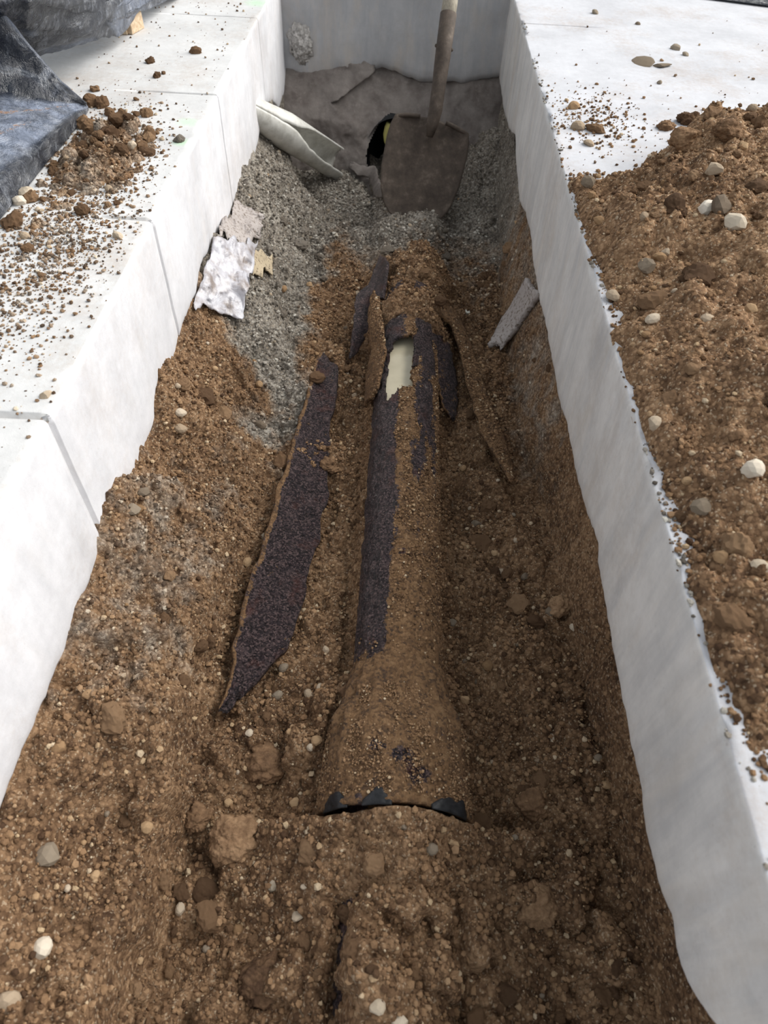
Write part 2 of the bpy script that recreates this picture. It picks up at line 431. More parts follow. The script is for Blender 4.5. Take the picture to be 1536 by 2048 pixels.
E_BOT = [(575, 146), (590, 150), (620, 168), (640, 162), (680, 145), (725, 148), (765, 135), (800, 148), (840, 165), (870, 165), (900, 164), (930, 168), (960, 160), (1000, 155)]
def prof(pts, fn, k):
    w = np.array([fn(*p) for p in pts]); i = np.argsort(w[:, k]); return w[i, k], w[i, 2]
LB = prof(L_BOT, lambda a, b: atx(a, b, XL), 1)
RB = prof(R_BOT, lambda a, b: atx(a, b, XR), 1)
EB = prof(E_BOT, lambda a, b: aty(a, b, YE), 0)

def slab(name, side, xe, bot, kerfs, mat_top, mat_face, y0, y1, width, seed):
    ys = list(np.arange(y0, y1+0.001, 0.006))
    for ky, hw, L in kerfs:
        ys = [v for v in ys if abs(v-ky) > hw+0.0015]
        ys += [ky-hw-0.0006, ky-hw, ky-hw*0.4, ky+hw*0.4, ky+hw, ky+hw+0.0006]
    ys = np.array(sorted(ys)); n = len(ys)
    kd = np.zeros(n); kl = np.zeros(n); km = np.zeros(n)
    for ky, hw, L in kerfs:
        inn = np.abs(ys-ky) <= hw+1e-6
        kd[inn] = min(0.010, hw*3.2); kl[inn] = L; km[inn] = 1
    zb = np.interp(ys, *bot) + 0.004*fbm(ys*60, ys*0+seed, seed, 3) - 0.002
    chip = np.clip(fbm(ys*25, ys*0+3.1, seed+5, 4)-0.12, 0, None)*0.010
    rows = []; kmask = []
    xin = np.array([0, 0.004, 0.012, 0.03, 0.06, 0.0715, 0.0725, 0.11, 0.1495, 0.1505, 0.1995, 0.2005, 0.27, 0.4, 0.598, 0.602, 0.9, 1.3, width])
    for a in xin[::-1]:                                  # top, far to near the arris
        ink = (a <= kl+1e-6) & (km > 0)
        d = np.where(ink, kd, 0)
        x = np.full(n, xe + side*a); z = -d + 0.0012*fbm(ys*12, a*12+ys*0, seed+9, 3)
        if a == 0: x = x + side*(np.where(km > 0, kd, 0)+0.002+chip); z = -np.where(km > 0, kd, 0) - 0.0005 - chip*0.6
        rows.append(np.stack([x, ys, z], 1)); kmask.append(ink)
    for t in np.array([0.02, 0.06, 0.12, 0.2, 0.3, 0.4, 0.5, 0.6, 0.7, 0.8, 0.88, 0.94, 0.98, 1.0]):
        z = zb*t
        wav = 0.004*fbm(ys*7, t*2.5+ys*0, seed+3, 3) + 0.0025*fbm(ys*40, z*12, seed+4, 3)*(1 if side > 0 else 0.4)
        x = xe + side*(np.where(km > 0, kd, 0) + np.abs(wav)*0.6 + 0.004*max(0, (t-0.9)/0.1)**2)
        rows.append(np.stack([x, ys, z], 1)); kmask.append(km > 0)
    for a in (0.02, 0.06, 0.30):
        rows.append(np.stack([np.full(n, xe+side*a), ys, zb-0.001 if a < 0.1 else np.full(n, -0.21)], 1)); kmask.append(km*0 > 1)
    V = np.concatenate(rows); nr = len(rows)
    F = grid_faces(nr, n, flip=(side > 0))
    me = mesh_np(name, V, F, smooth=True)
    for mm in (mat_top, mat_face, M['kerf']): me.materials.append(mm)
    kmf = np.array(kmask).ravel(); nt = len(xin)
    row = F.min(axis=1)//n
    mi = np.where(row >= nt-1, 1, 0)
    deep = kmf[F].all(axis=1)
    mi[deep] = 2
    me.polygons.foreach_set('material_index', mi.astype(np.int32))
    me.polygons.foreach_set('use_smooth', ~deep)
    return tag(obj(name, me), kind='structure')

floor_l = slab('floor', -1, XL, LB, KERFS, M['conc_top'], M['conc_left'], -0.35, YE+1.6, 2.4, 11)
floor_l['label'] = 'white concrete slab left of the trench with saw cuts across its edge'
kr = float(atz(1050, 47, 0)[1])
floor_r = slab('floor', 1, XR, RB, [(kr, 0.0010, 0.15)], M['conc_rtop'], M['conc_right'], -0.35, YE+1.6, 2.4, 23)
floor_r['label'] = 'pale concrete slab right of the trench under the brown spoil'

# end slab across the far end of the trench
xs = np.linspace(XL-0.02, XR+0.02, 160); nx = len(xs)
zb = np.interp(xs, *EB) + 0.003*fbm(xs*60, xs*0, 41, 3)
rows = [np.stack([xs, np.full(nx, YE+a), np.zeros(nx)], 1) for a in (1.6, 0.8, 0.3, 0.1, 0.003)]
for t in np.linspace(0.01, 1, 14):
    rows.append(np.stack([xs, YE + 0.004*np.abs(fbm(xs*9, zb*t*14, 43, 4)) + 0.006*max(0, (t-0.9)/0.1)**2, zb*t], 1))
rows.append(np.stack([xs, np.full(nx, YE+0.03), zb], 1)); rows.append(np.stack([xs, np.full(nx, YE+0.3), zb], 1))
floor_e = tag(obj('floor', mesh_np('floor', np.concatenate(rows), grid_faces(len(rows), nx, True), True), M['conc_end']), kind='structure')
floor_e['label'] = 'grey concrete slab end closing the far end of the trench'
# rough lump of old concrete clinging to the left of the end face
def blob(name, c, sx, sy, sz, seed, mat, parent=None, sub=5, amp=0.08):
    v, f = lumpy_np(sub, seed, amp)
    r = np.random.default_rng(seed)
    v = v@np.linalg.qr(r.normal(size=(3, 3)))[0]
    v = v/np.abs(v).max(axis=0)*np.array([sx, sy, sz])
    v = rough(v/np.array([sx, sy, sz]), f, seed, 0.16)[0]*np.array([sx, sy, sz])
    v = v*(1+0.10*fbm(v[:, 0]*160+seed, (v[:, 1]+v[:, 2])*160, seed, 4))[:, None]
    o = obj(name, mesh_np(name, v, f, True), mat, parent, tuple(c)); return o
pc = aty(602, 88, YE)
ch = blob('concrete_lump', pc+[-0.004, 0.002, 0], 0.040, 0.022, 0.055, 71, M['rough'], floor_e)
ch['label'] = 'rough broken concrete lump stuck on the end face'

# ------------------------------------------------------------------ trench soil heightfield
PAX, PAZ, PR = 0.029, -0.330, 0.0575           # pipe axis x, z and radius
HUB_Y0, HUB_Y1, HUB_Y2, HUB_R = 0.222, 0.315, 0.385, 0.084
BX0, BX1, BY0, BY1, STEP = -0.46, 0.40, -0.03, 2.16, 0.0023
bx = np.arange(BX0, BX1, STEP); by = np.arange(BY0, BY1, STEP)
X, Y = np.meshgrid(bx, by)                     # rows = y
zf = np.interp(Y, [0, 1.1, 1.75, 2.2], [-0.366, -0.364, -0.402, -0.40])
zf = zf + 0.022*sstep(0.10, 0.24, X) + 0.012*sstep(-0.08, -0.2, X)
# soil lying over and beside the pipe
d = np.abs(X-PAX)
pr_top = PAZ + np.sqrt(np.clip((PR+0.004)**2 - d**2, 0, None))
near = sstep(0.226, 0.212, Y)
mound = PAZ + 0.066 + 0.036*sstep(0.13, 0.212, Y) - np.clip(d-0.022, 0, None)*(0.55+0.25*sstep(0.13, 0.215, Y)) + 0.008*fbm(X*26, Y*26, 5, 4) + 0.004
zf = np.where(near > 0, np.maximum(zf, mound*near + (1-near)*zf), zf)
far = sstep(1.03, 1.12, Y)*sstep(1.62, 1.35, Y)
mound2 = PAZ + 0.068 - (d/0.085)**2*0.075 + 0.03*fbm(X*18, Y*18, 6, 4)
zf = np.maximum(zf, mound2*far + (1-far)*-0.6*1)
zf = np.where(near > 0, zf, zf)
hubn = sstep(0.44, 0.34, Y)
zf = np.maximum(zf, (PAZ-0.012+0.022*hubn) - ((np.clip(d-0.055-0.030*hubn, 0, None))/0.03)*(0.035-0.012*hubn))   # fillet of dirt along the pipe
# left bank
nfl = fbm(Y*7, Y*0+1.5, 8, 4)
foot = -0.203 + 0.022*nfl - 0.13*sstep(1.72, 2.0, Y)
top_z = -0.193
t = (foot - X)/np.maximum(foot-XL, 0.02)
steep = np.maximum(sstep(0.20, 0.10, Y), 0.75*sstep(0.40, 0.26, Y))
pl = np.clip(t, 0, 1)
shape = pl**(0.92)
shape = shape*(1-steep) + steep*np.clip(0.62*sstep(0, 0.25, t)+0.38*np.clip(t, 0, 1), 0, 1)
hollow = np.exp(-((Y-0.205)/0.055)**2)*np.exp(-((t-0.42)/0.30)**2)*0.045
ledge = 0.05*fbm(X*9, Y*9, 12, 3)*np.clip(t*4, 0, 1)*np.clip((1.15-t)*5, 0, 1)
bank = zf + shape*(top_z-zf) + ledge - hollow
bank = np.where(t > 1, top_z + np.minimum((t-1)*0.06, 0.012) + ledge, bank)
Z = np.where(t > 0, bank, zf)
# right bank
rf = np.interp(Y, [0, 0.3, 0.5, 0.7, 0.85, 1.2, 1.6, 2.1], [0.292, 0.286, 0.262, 0.258, 0.236, 0.226, 0.246, 0.262]) + 0.010*fbm(Y*9, Y*0+7.7, 14, 4)
tr = (X-rf)/0.045
rb = zf + np.clip(tr, 0, 1)**0.8*(-0.172-zf)
rb = np.where(tr > 1, -0.172+np.minimum((tr-1)*0.02, 0.03), rb)
Z = np.where(tr > 0, rb, Z)
# fill in the far corners
Z += 0.105*np.exp(-((X-0.265)/0.09)**2-((Y-2.02)/0.17)**2)*sstep(0.05, 0.2, X)*(tr < 0.6)
Z -= 0.11*np.exp(-((X+0.045)/0.07)**2-((Y-2.02)/0.10)**2)
Z0 = Z.copy()
slope_mask = np.clip(np.abs(np.gradient(Z0, STEP, axis=1)), 0, 2)
WXn = X + 0.012*fbm(X*30, Y*30, 26, 2); WYn = Y + 0.012*fbm(X*30+5, Y*30, 27, 2)
rgh = 0.55 + 0.45*sstep(-0.15, 0.2, fbm(X*7, Y*7, 28, 2)) - 0.3*sstep(0.2, 0.25, X)*sstep(0.4, 0.8, Y) - 0.45*np.exp(-((Y-0.215)/0.07)**2-((X+0.235)/0.035)**2)
Z += 0.022*fbm(X*11, Y*11, 20, 2) + 0.010*fbm(X*32, Y*32, 21, 2) - 0.006
Z += rgh*(0.034*np.abs(vnoise(WXn*30, WYn*30, 23)) + 0.017*np.abs(vnoise(WXn*72, WYn*72, 24)) + 0.009*np.abs(vnoise(WXn*170, WYn*170, 29)) + 0.004*vnoise(X*330, Y*330, 25)) - 0.008
# lumps and gravel pressed into the surface
r = np.random.default_rng(31)
def stamp(Z, Zref, xx, yy, rad, h, rng, x0, y0, st):
    k = int(rad/st)+2; i = int((yy-y0)/st); j = int((xx-x0)/st)
    i0, i1, j0, j1 = max(i-k, 0), min(i+k+1, Z.shape[0]), max(j-k, 0), min(j+k+1, Z.shape[1])
    if i1 <= i0 or j1 <= j0: return
    gy = y0+np.arange(i0, i1)*st-yy; gx = x0+np.arange(j0, j1)*st-xx
    GX, GY = np.meshgrid(gx, gy)
    a = rng.uniform(0, 3.14); e = rng.uniform(0.65, 1.0)
    u = GX*math.cos(a)+GY*math.sin(a); w = (-GX*math.sin(a)+GY*math.cos(a))/e
    ph = rng.uniform(0, 6, 2); th = np.arctan2(w, u)
    dd = np.hypot(u, w)/(rad*(1+0.16*np.sin(3*th+ph[0])+0.1*np.sin(5*th+ph[1])))
    dome = h*np.clip(1-dd**2.4, 0, 1)**0.55
    zc = float(Z[min(max(i, 0), Z.shape[0]-1), min(max(j, 0), Z.shape[1]-1)])
    Z[i0:i1, j0:j1] = np.where(dd < 1, np.maximum(Z[i0:i1, j0:j1], np.minimum(zc, Z[i0:i1, j0:j1]+rad*0.6) + dome), Z[i0:i1, j0:j1])
def zone_density(x, y):
    return 0.35 + 0.65*(vnoise(np.array([x*9.0]), np.array([y*9.0]), 77)[0] > -0.12)
for _ in range(70):
    xx = r.uniform(-0.32, 0.27); yy = 0.42*r.uniform()
    if abs(xx-PAX) < HUB_R+0.02 and yy > 0.17: continue
    rad = r.uniform(0.012, 0.03); stamp(Z, Z0, xx, yy, rad, rad*r.uniform(0.45, 0.8), r, BX0, BY0, STEP)
for n_, lo, hi in ((160, 0.011, 0.022), (1500, 0.005, 0.011), (9000, 0.0028, 0.0055)):
    for _ in range(n_):
        xx = r.uniform(-0.34, 0.30); yy = r.uniform(0, 1.95)
        if r.uniform() > zone_density(xx, yy): continue
        if abs(xx-PAX) < PR and 0.2 < yy < 1.05: continue
        if xx > 0.24 and yy > 0.5 and r.uniform() < 0.7: continue
        rad = lo + (hi-lo)*r.uniform()**2
        stamp(Z, Z0, xx, yy, rad, rad*r.uniform(0.35, 0.8), r, BX0, BY0, STEP)
# the buried near barrel shows through along its left flank, with a furrow on its right
Z -= 0.026*np.exp(-((X-(PAX-0.047+0.006*vnoise(Y*40, Y*0, 33)))/0.010)**2)*sstep(0.17, 0.12, Y)*np.clip(0.5+1.5*fbm(Y*16, Y*0+4, 34, 2)+0.4, 0, 1)
Z -= 0.018*np.exp(-((X-(PAX+0.066))/0.008)**2)*sstep(0.17, 0.10, Y)
# keep clear of the pipe where it is bare
bare = (d < PR*1.0) & (Y > 0.22) & (Y < 1.06)
Z = np.where(bare, np.minimum(Z, PAZ+0.004), Z)
hubbare = (d < HUB_R+0.002) & (Y > 0.2195) & (Y < 0.345)
Z = np.where(hubbare, np.minimum(Z, PAZ-0.004), Z)
Z = np.where(Y > 1.98, np.minimum(Z, Z0+0.03), Z)

def bed_gray(x, y):
    x = np.asarray(x, float); y = np.asarray(y, float)
    left = sstep(0.62, 0.92, y + 2.2*(x+0.2) + 0.25*fbm(x*6, y*6, 51, 3))*sstep(-0.11, -0.23, x + 0.07*fbm(x*12, y*12, 53, 3))*0.95
    farg = sstep(1.15, 1.75, y + 0.2*fbm(x*5, y*5, 52, 3))*0.80
    rightg = 0.42*sstep(0.17, 0.25, x)*sstep(0.5, 0.9, y)
    dusty = 0.42*sstep(-0.16, -0.26, x)*sstep(0.15, 0.4, y)  # grey raised here to paint haze into the left bank's colour
    brownpatch = 0.5*np.exp(-((x+0.31)/0.05)**2-((y-0.85)/0.16)**2)
    return np.clip(np.maximum.reduce([left, farg, rightg, dusty])-brownpatch, 0, 1)
me = mesh_np('trench_soil', np.stack([X, Y, Z], 2).reshape(-1, 3), grid_faces(len(by), len(bx)), True)
attr(me, 'gray', bed_gray(X, Y))
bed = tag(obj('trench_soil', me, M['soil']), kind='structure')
bed['label'] = 'brown and grey gravelly soil forming the floor and banks of the trench'

def bed_z(x, y):
    j = np.clip(((np.asarray(x)-BX0)/STEP).astype(int), 0, len(bx)-1); i = np.clip(((np.asarray(y)-BY0)/STEP).astype(int), 0, len(by)-1)
    return Z[i, j]
def march(px, py, fz, t0=0.2, t1=3.2):
    dd = ray(px, py); ts = np.arange(t0, t1, 0.003)
    P = O + dd*ts[:, None]
    below = np.nonzero(P[:, 2] < fz(P[:, 0], P[:, 1]))[0]
    return P[below[0]] if len(below) else P[-1]
def pipe_z(x, y):
    dx = np.abs(np.asarray(x)-PAX)
    rr = np.where(np.asarray(y) < 1.1, PR, 0)
    rr = np.where((np.asarray(y) > HUB_Y0) & (np.asarray(y) < HUB_Y1), HUB_R, rr)
    return np.where(dx < rr, PAZ+np.sqrt(np.clip(rr**2-dx**2, 0, None)), -9)
def bedpipe_z(x, y): return np.maximum(bed_z(x, y), pipe_z(x, y))
def hit(px, py): return march(px, py, bed_z)
def hitp(px, py): return march(px, py, bedpipe_z)

# grains over the trench floor
r = np.random.default_rng(61)
N = 62000
gx = r.uniform(-0.34, 0.30, N); gy = 2.02*r.uniform(0, 1, N)**1.35 - 0.01
den = 0.30 + 0.9*np.clip(vnoise(gx*14, gy*14, 88)+0.45, 0, 1)
keep = (r.uniform(0, 1, N) < den) & ~((np.abs(gx-PAX) < PR) & (gy > 0.21) & (gy < 1.04)) & ~((np.abs(gx-PAX) < HUB_R) & (gy > 0.21) & (gy < 0.35))
keep &= ~((gx > 0.22) & (gy > 0.45) & (r.uniform(0, 1, N) < 0.65))
gx, gy = gx[keep], gy[keep]
sz = 0.0011 + 0.0036*r.uniform(0, 1, len(gx))**3.2 + 0.0006*gy
gp = np.stack([gx, gy, bed_z(gx, gy)+sz*0.35], 1)
crumbs('soil_crumbs', gp, sz, bed_gray(gx, gy), bed, r)

def place(name, me, p, size, mat, parent=None, rng=RNG, flat=0.75, sink=0.25):
    o = bpy.data.objects.new(name, me); COL.objects.link(o)
    if parent is not None: o.parent = parent
    sc = size*np.array([1, rng.uniform(0.7, 1.0), flat*rng.uniform(0.8, 1.1)])
    o.location = (p[0], p[1], p[2] + sc[2]*(1-2*sink)*0.5)
    o.scale = tuple(sc); o.rotation_euler = (rng.uniform(-0.35, 0.35), rng.uniform(-0.35, 0.35), rng.uniform(0, 6.28))
    return o
def with_mat(meshes, mat, nm):
    out = []
    for q in meshes:
        c = q.copy(); c.name = nm; c.materials.clear(); c.materials.append(M[mat]); out.append(c)
    return out
ST = {k: with_mat(STONE_ME, k, 'stone') for k in ('stone', 'tanstone', 'white', 'grey')}
CL = {k: with_mat(CLOD_ME, k, 'clod') for k in ('clod', 'gclod')}

# stones and clods that can be told apart in the trench
r = np.random.default_rng(62)
cnt = 0
while cnt < 210:
    x = r.uniform(-0.33, 0.29); y = 1.9*r.uniform()**1.25
    if abs(x-PAX) < HUB_R and 0.2 < y < 1.05: continue
    if x > 0.23 and r.uniform() < 0.6: continue
    g = float(bed_gray(x, y))
    kind = r.choice(['stone', 'tanstone', 'grey'], p=[0.40-0.2*g, 0.45-0.25*g, 0.15+0.45*g])
    size = 0.0035+0.0055*r.uniform()**2.2
    place('stone', ST[kind][r.integers(7)], (x, y, float(bed_z(x, y))), size, None, bed, r); cnt += 1
cnt = 0
while cnt < 130:
    x = r.uniform(-0.32, 0.27); y = 1.8*r.uniform()**1.5
    if abs(x-PAX) < HUB_R+0.01 and 0.2 < y < 1.05: continue
    g = float(bed_gray(x, y))
    size = 0.006+0.011*r.uniform()**2
    place('clod', CL['gclod' if g > 0.5 else 'clod'][r.integers(6)], (x, y, float(bed_z(x, y))), size, None, bed, r, 0.7, 0.3); cnt += 1

# ------------------------------------------------------------------ undercut earth wall at the far end, with the hole
HC = aty(812, 322, 2.06); HOLE_X, HOLE_Z, HOLE_R = float(HC[0])-0.012, float(HC[2]), 0.106
wx = np.linspace(-0.42, 0.42, 240); wz = np.linspace(-0.10, -0.50, 150)
WX, WZ = np.meshgrid(wx, wz)
WY = np.interp(WZ, [-0.52, -0.42, -0.30, -0.2, -0.1], [1.99, 2.02, 2.09, 2.20, 2.26])
lay = np.array([aty(*p, 2.10) for p in [(760, 120), (748, 165), (665, 212), (730, 250), (742, 300), (760, 400)]])
li = np.argsort(lay[:, 2]); lx = np.interp(WZ, lay[li, 2], lay[li, 0]) + 0.01*fbm(WZ*60, WX*3, 90, 3)
WY = WY - 0.022*sstep(0.004, -0.004, WX-lx)
WY = WY + 0.035*fbm(WX*7, WZ*7, 91, 4) + 0.006*fbm(WX*45, WZ*45, 92, 3)
ang = np.arctan2(WZ-HOLE_Z, WX-HOLE_X)
hr = np.hypot(WX-HOLE_X, WZ-HOLE_Z)/(HOLE_R*(1+0.05*np.sin(3*ang+1)+0.03*np.sin(7*ang)))
F = grid_faces(len(wz), len(wx), True)
F = F[~(hr.ravel()[F] < 1).all(axis=1)]
wall_end = tag(obj('wall_end', mesh_np('wall_end', np.stack([WX, WY, WZ], 2).reshape(-1, 3), F, True), M['wallsoil']), kind='structure')
wall_end['label'] = 'grey undercut earth wall below the far slab end with a round hole'
na = 48; rows = []
for k, (yy, rr) in enumerate(((2.00, 1.04), (2.10, 1.0), (2.3, 0.98), (2.6, 0.97), (2.6, 0.02))):
    a = np.linspace(0, 2*np.pi, na)
    rows.append(np.stack([HOLE_X+HOLE_R*rr*np.cos(a)*(1+0.05*np.sin(3*a+1)), np.full(na, yy) if k else np.full(na, 2.075), HOLE_Z+HOLE_R*rr*np.sin(a)*(1+0.05*np.sin(3*a+1))], 1))
o = obj('hole_lining', mesh_np('hole_lining', np.concatenate(rows), grid_faces(len(rows), na, True), True), M['dark'], wall_end)
o['label'] = 'black inside of the round hole'

# yellow and white cord seen inside the hole
def tube(name, pts, rad, mat, parent=None, ns=10, cap=True):
    pts = np.array(pts, float); rad = np.broadcast_to(np.asarray(rad, float), (len(pts),))
    tan = np.gradient(pts, axis=0); tan /= np.linalg.norm(tan, axis=1, keepdims=True)
    ref = np.array([0, 1.0, 0.1]) if abs(tan[0][1]) < 0.8 else np.array([0, 0.1, 1.0])
    V = []
    for p, t_, q in zip(pts, tan, rad):
        a = np.cross(t_, ref); a /= np.linalg.norm(a); b = np.cross(t_, a)
        th = np.linspace(0, 2*np.pi, ns, endpoint=False)
        V.append(p + q*(np.cos(th)[:, None]*a + np.sin(th)[:, None]*b))
    V = np.concatenate(V); n = len(pts); F = []
    for i in range(n-1):
        for j in range(ns):
            F.append((i*ns+j, i*ns+(j+1) % ns, (i+1)*ns+(j+1) % ns, (i+1)*ns+j))
    F = [list(f) for f in F]
    if cap: F += [list(range(ns))[::-1], [(n-1)*ns+j for j in range(ns)]]
    me = bpy.data.meshes.new(name); me.from_pydata([tuple(v) for v in V], [], F); me.update()
    me.polygons.foreach_set('use_smooth', np.ones(len(F), bool))
    return obj(name, me, mat, parent)
pts = [aty(a, b, 2.10) for a, b in [(779, 246), (775, 256), (772, 268), (773, 282), (778, 298)]]
cord = tube('cord', pts, [0.009, 0.009, 0.0085, 0.008, 0.005], M['yellow'])
tag(cord, 'yellow cord end hanging in the dark hole left of the shovel blade', 'cord')
pts = [aty(a, b, 2.092) for a, b in [(786, 246), (783, 256), (780, 266), (780, 278)]]
o = tube('stripe', pts, [0.006, 0.006, 0.0055, 0.005], M['cordwhite'], cord); o['label'] = 'white stripe along the yellow cord'

# ------------------------------------------------------------------ drain pipe with hub
def pipe_dirt(th, y):
    """th: 0 at the top, negative to the left"""
    base = 0.22 + 0.62*sstep(-0.75, 0.2, th + 0.6*fbm(y*9, th*1.5, 66, 3))
    base = base + 0.6*sstep(0.60, 0.42, y) + 0.35*fbm(y*20, th*6, 67, 3)
    tn = th + 0.55*fbm(y*14, th*2, 68, 4)
    strip = sstep(0.66, 0.80, y + 0.1*fbm(th*3, y*8, 69, 3))*sstep(-0.02, 0.3, tn)*sstep(1.05, 0.65, tn)
    base = base - 0.85*strip
    crest = sstep(0.55, 0.65, y)*np.exp(-((th-0.03)/0.10)**2)*0.5
    leftdark = sstep(0.39, 0.43, y)*sstep(-0.2, -0.45, th)*0.9
    return np.clip(base + crest - leftdark, 0, 1)

def lathe_y(prof_, n, seed, crease=0.0, amp=0.0015):
    ys = np.array([p[0] for p in prof_]); rs = np.array([p[1] for p in prof_])
    yy = np.concatenate([np.linspace(ys[i], ys[i+1], max(2, int(abs(ys[i+1]-ys[i])/0.004)+1))[(0 if i == 0 else 1):] for i in range(len(ys)-1)])
    seg = np.cumsum(np.concatenate([[0], np.hypot(np.diff(ys), np.diff(rs))]))
    # resample along the profile
    k = int(seg[-1]/0.004)+2; tt = np.linspace(0, seg[-1], k)
    Yp = np.interp(tt, seg, ys); Rp = np.interp(tt, seg, rs)
    th = np.linspace(-np.pi, np.pi, n)
    TH, YY = np.meshgrid(th, Yp); RR = np.broadcast_to(Rp[:, None], TH.shape).copy()
    RR += amp*fbm(TH*6, YY*60, seed, 4)
    if crease: RR += crease*np.abs(fbm(TH*3.5+YY*9, YY*6, seed+3, 4))
    return TH, YY, RR
def ring_mesh(name, TH, YY, RR, mask=None):
    V = np.stack([PAX+RR*np.sin(TH), YY, PAZ+RR*np.cos(TH)], 2).reshape(-1, 3)
    F = grid_faces(*TH.shape)
    if mask is not None: F = F[~mask.ravel()[F].any(axis=1)]
    me = mesh_np(name, V, F, True)
    return me

drain = empty('drain_pipe', (0, 0, 0), 'dark dirt-caked drain pipe running along the trench floor with a broken top', 'pipe')
# barrel beyond the hub, top broken open around the cream liquid
TH, YY, RR = lathe_y([(0.34, PR), (1.24, PR)], 190, 70, 0.0, 0.0035)
hp = np.array([atz(a, b, PAZ+0.052) for a, b in [(772, 700), (790, 680), (826, 672), (832, 700), (822, 735), (826, 776), (800, 774), (776, 796), (750, 768), (752, 752), (766, 735), (764, 715)]])
def in_poly(px_, py_, poly):
    inside = np.zeros(px_.shape, bool); j = len(poly)-1
    for i in range(len(poly)):
        xi, yi = poly[i]; xj, yj = poly[j]
        c = ((yi > py_) != (yj > py_)) & (px_ < (xj-xi)*(py_-yi)/((yj-yi)+1e-12)+xi)
        inside ^= c; j = i
    return inside
PXg = PAX+RR*np.sin(TH)
hole = in_poly(PXg + 0.007*fbm(PXg*110, YY*110, 72, 3), YY + 0.010*fbm(PXg*110+9, YY*110, 73, 3), hp[:, :2]) & (np.abs(PXg-PAX) < 0.0385) & (np.cos(TH) > 0.15)
me = ring_mesh('barrel', TH, YY, RR, hole); attr(me, 'dirt', pipe_dirt(TH, YY))
barrel = obj('barrel', me, M['pipe'], drain)
mod = barrel.modifiers.new('thickness', 'SOLIDIFY'); mod.thickness = 0.006; mod.offset = -1
LZ = PAZ + 0.034
hw = math.sqrt((PR-0.004)**2 - (LZ-PAZ)**2)
ly0, ly1 = float(hp[:, 1].min())-0.06, float(hp[:, 1].max())+0.06
gxl = np.linspace(PAX-hw, PAX+hw, 12); gyl = np.linspace(ly0, ly1, 40); GX, GY = np.meshgrid(gxl, gyl)
liq = obj('standing_liquid', mesh_np('standing_liquid', np.stack([GX, GY, np.full(GX.shape, LZ)], 2).reshape(-1, 3), grid_faces(40, 12), True), M['liquid'])
tag(liq, 'cream murky liquid standing in the broken top of the drain pipe', 'liquid')
liq['kind'] = 'stuff'
# hub: bell wrapped in a creased skin
prof_h = [(0.40, PR+0.002), (0.375, PR+0.006), (0.345, 0.070), (0.318, HUB_R-0.003), (0.29, HUB_R), (0.25, HUB_R+0.001), (HUB_Y0+0.004, HUB_R+0.003), (HUB_Y0-0.004, HUB_R+0.004), (HUB_Y0-0.004, HUB_R-0.004), (HUB_Y0+0.012, PR+0.004)]
TH, YY, RR = lathe_y(prof_h, 110, 74, 0.006, 0.002)
for c0_, w0_, h0_ in ((-0.78, 0.05, 0.009), (-1.02, 0.04, 0.007), (0.66, 0.05, 0.008), (0.95, 0.05, 0.008), (-0.42, 0.06, 0.004)):
    RR = RR + h0_*np.exp(-((TH-c0_-0.9*np.sign(c0_)*(0.32-YY)*0.5)/w0_)**2)*sstep(0.235, 0.30, YY)*sstep(0.40, 0.35, YY)*(0.6+0.8*vnoise(YY*40, TH*0, 83))
RR = RR + 0.0035*np.exp(-((TH-0.02)/0.035)**2)*(YY > 0.23) + 0.0022*fbm(TH*9, YY*90, 84, 4)      # seam along the crest
me = ring_mesh('hub', TH, YY, RR)
dv = np.full(TH.shape, 0.86)
Vh = np.stack([PAX+RR*np.sin(TH), YY, PAZ+RR*np.cos(TH)], 2)
def hub_hit(px, py):
    def hz(x, y):
        rr = np.interp(np.asarray(y), [HUB_Y0-0.004, 0.29, 0.318, 0.345, 0.40], [HUB_R+0.004, HUB_R, HUB_R-0.003, 0.07, PR]); dx = np.asarray(x)-PAX
        return np.where((np.abs(dx) < rr) & (np.asarray(y) > HUB_Y0-0.004), PAZ+np.sqrt(np.clip(rr**2-dx**2, 0, None)), -9)
    return march(px, py, hz)
for (a, b, rr) in [(752, 1490, 0.008), (730, 1610, 0.009), (765, 1608, 0.007), (800, 1510, 0.010), (835, 1545, 0.012), (716, 1642, 0.012), (740, 1642, 0.009), (900, 1660, 0.012), (925, 1672, 0.010), (870, 1655, 0.010), (650, 1680, 0.012), (630, 1690, 0.014)]:
    q = hub_hit(a, b); dist = np.linalg.norm(Vh-q, axis=2); dv -= 0.95*np.exp(-(dist/rr)**2)
attr(me, 'dirt', np.clip(dv, 0, 1))
hubo = obj('hub', me, M['pipe'], drain); hubo['label'] = 'flared bell end of the pipe caked with tan dirt'
# black rubber showing at the rim of the bell
for t0, t1, dr in ((-0.42, -0.06, 0.0042), (0.42, 1.02, 0.0065), (-1.05, -0.62, 0.0050)):
    th_ = np.linspace(t0, t1, 26); yy_ = np.linspace(HUB_Y0-0.007, HUB_Y0+0.012, 6)
    TT, YY2 = np.meshgrid(th_, yy_); taper = np.clip(np.minimum(TT-t0, t1-TT)/0.12, 0, 1)
    YY2 = HUB_Y0-0.007 + (YY2-HUB_Y0+0.007)*(0.35+0.5*taper)*(1+0.5*vnoise(TT*9, TT*0, 85))
    R2 = HUB_R + dr + 0.002*vnoise(TT*14, YY2*200, 86) - 0.002*(1-taper)
    g = obj('gasket', mesh_np('gasket', np.stack([PAX+R2*np.sin(TT), YY2, PAZ+R2*np.cos(TT)], 2).reshape(-1, 3), grid_faces(6, 26, True), True), M['rubber'], drain)
    md = g.modifiers.new('thickness', 'SOLIDIFY'); md.thickness = 0.0025; md.offset = 0
    g['label'] = 'black rubber edge showing at the bell rim'
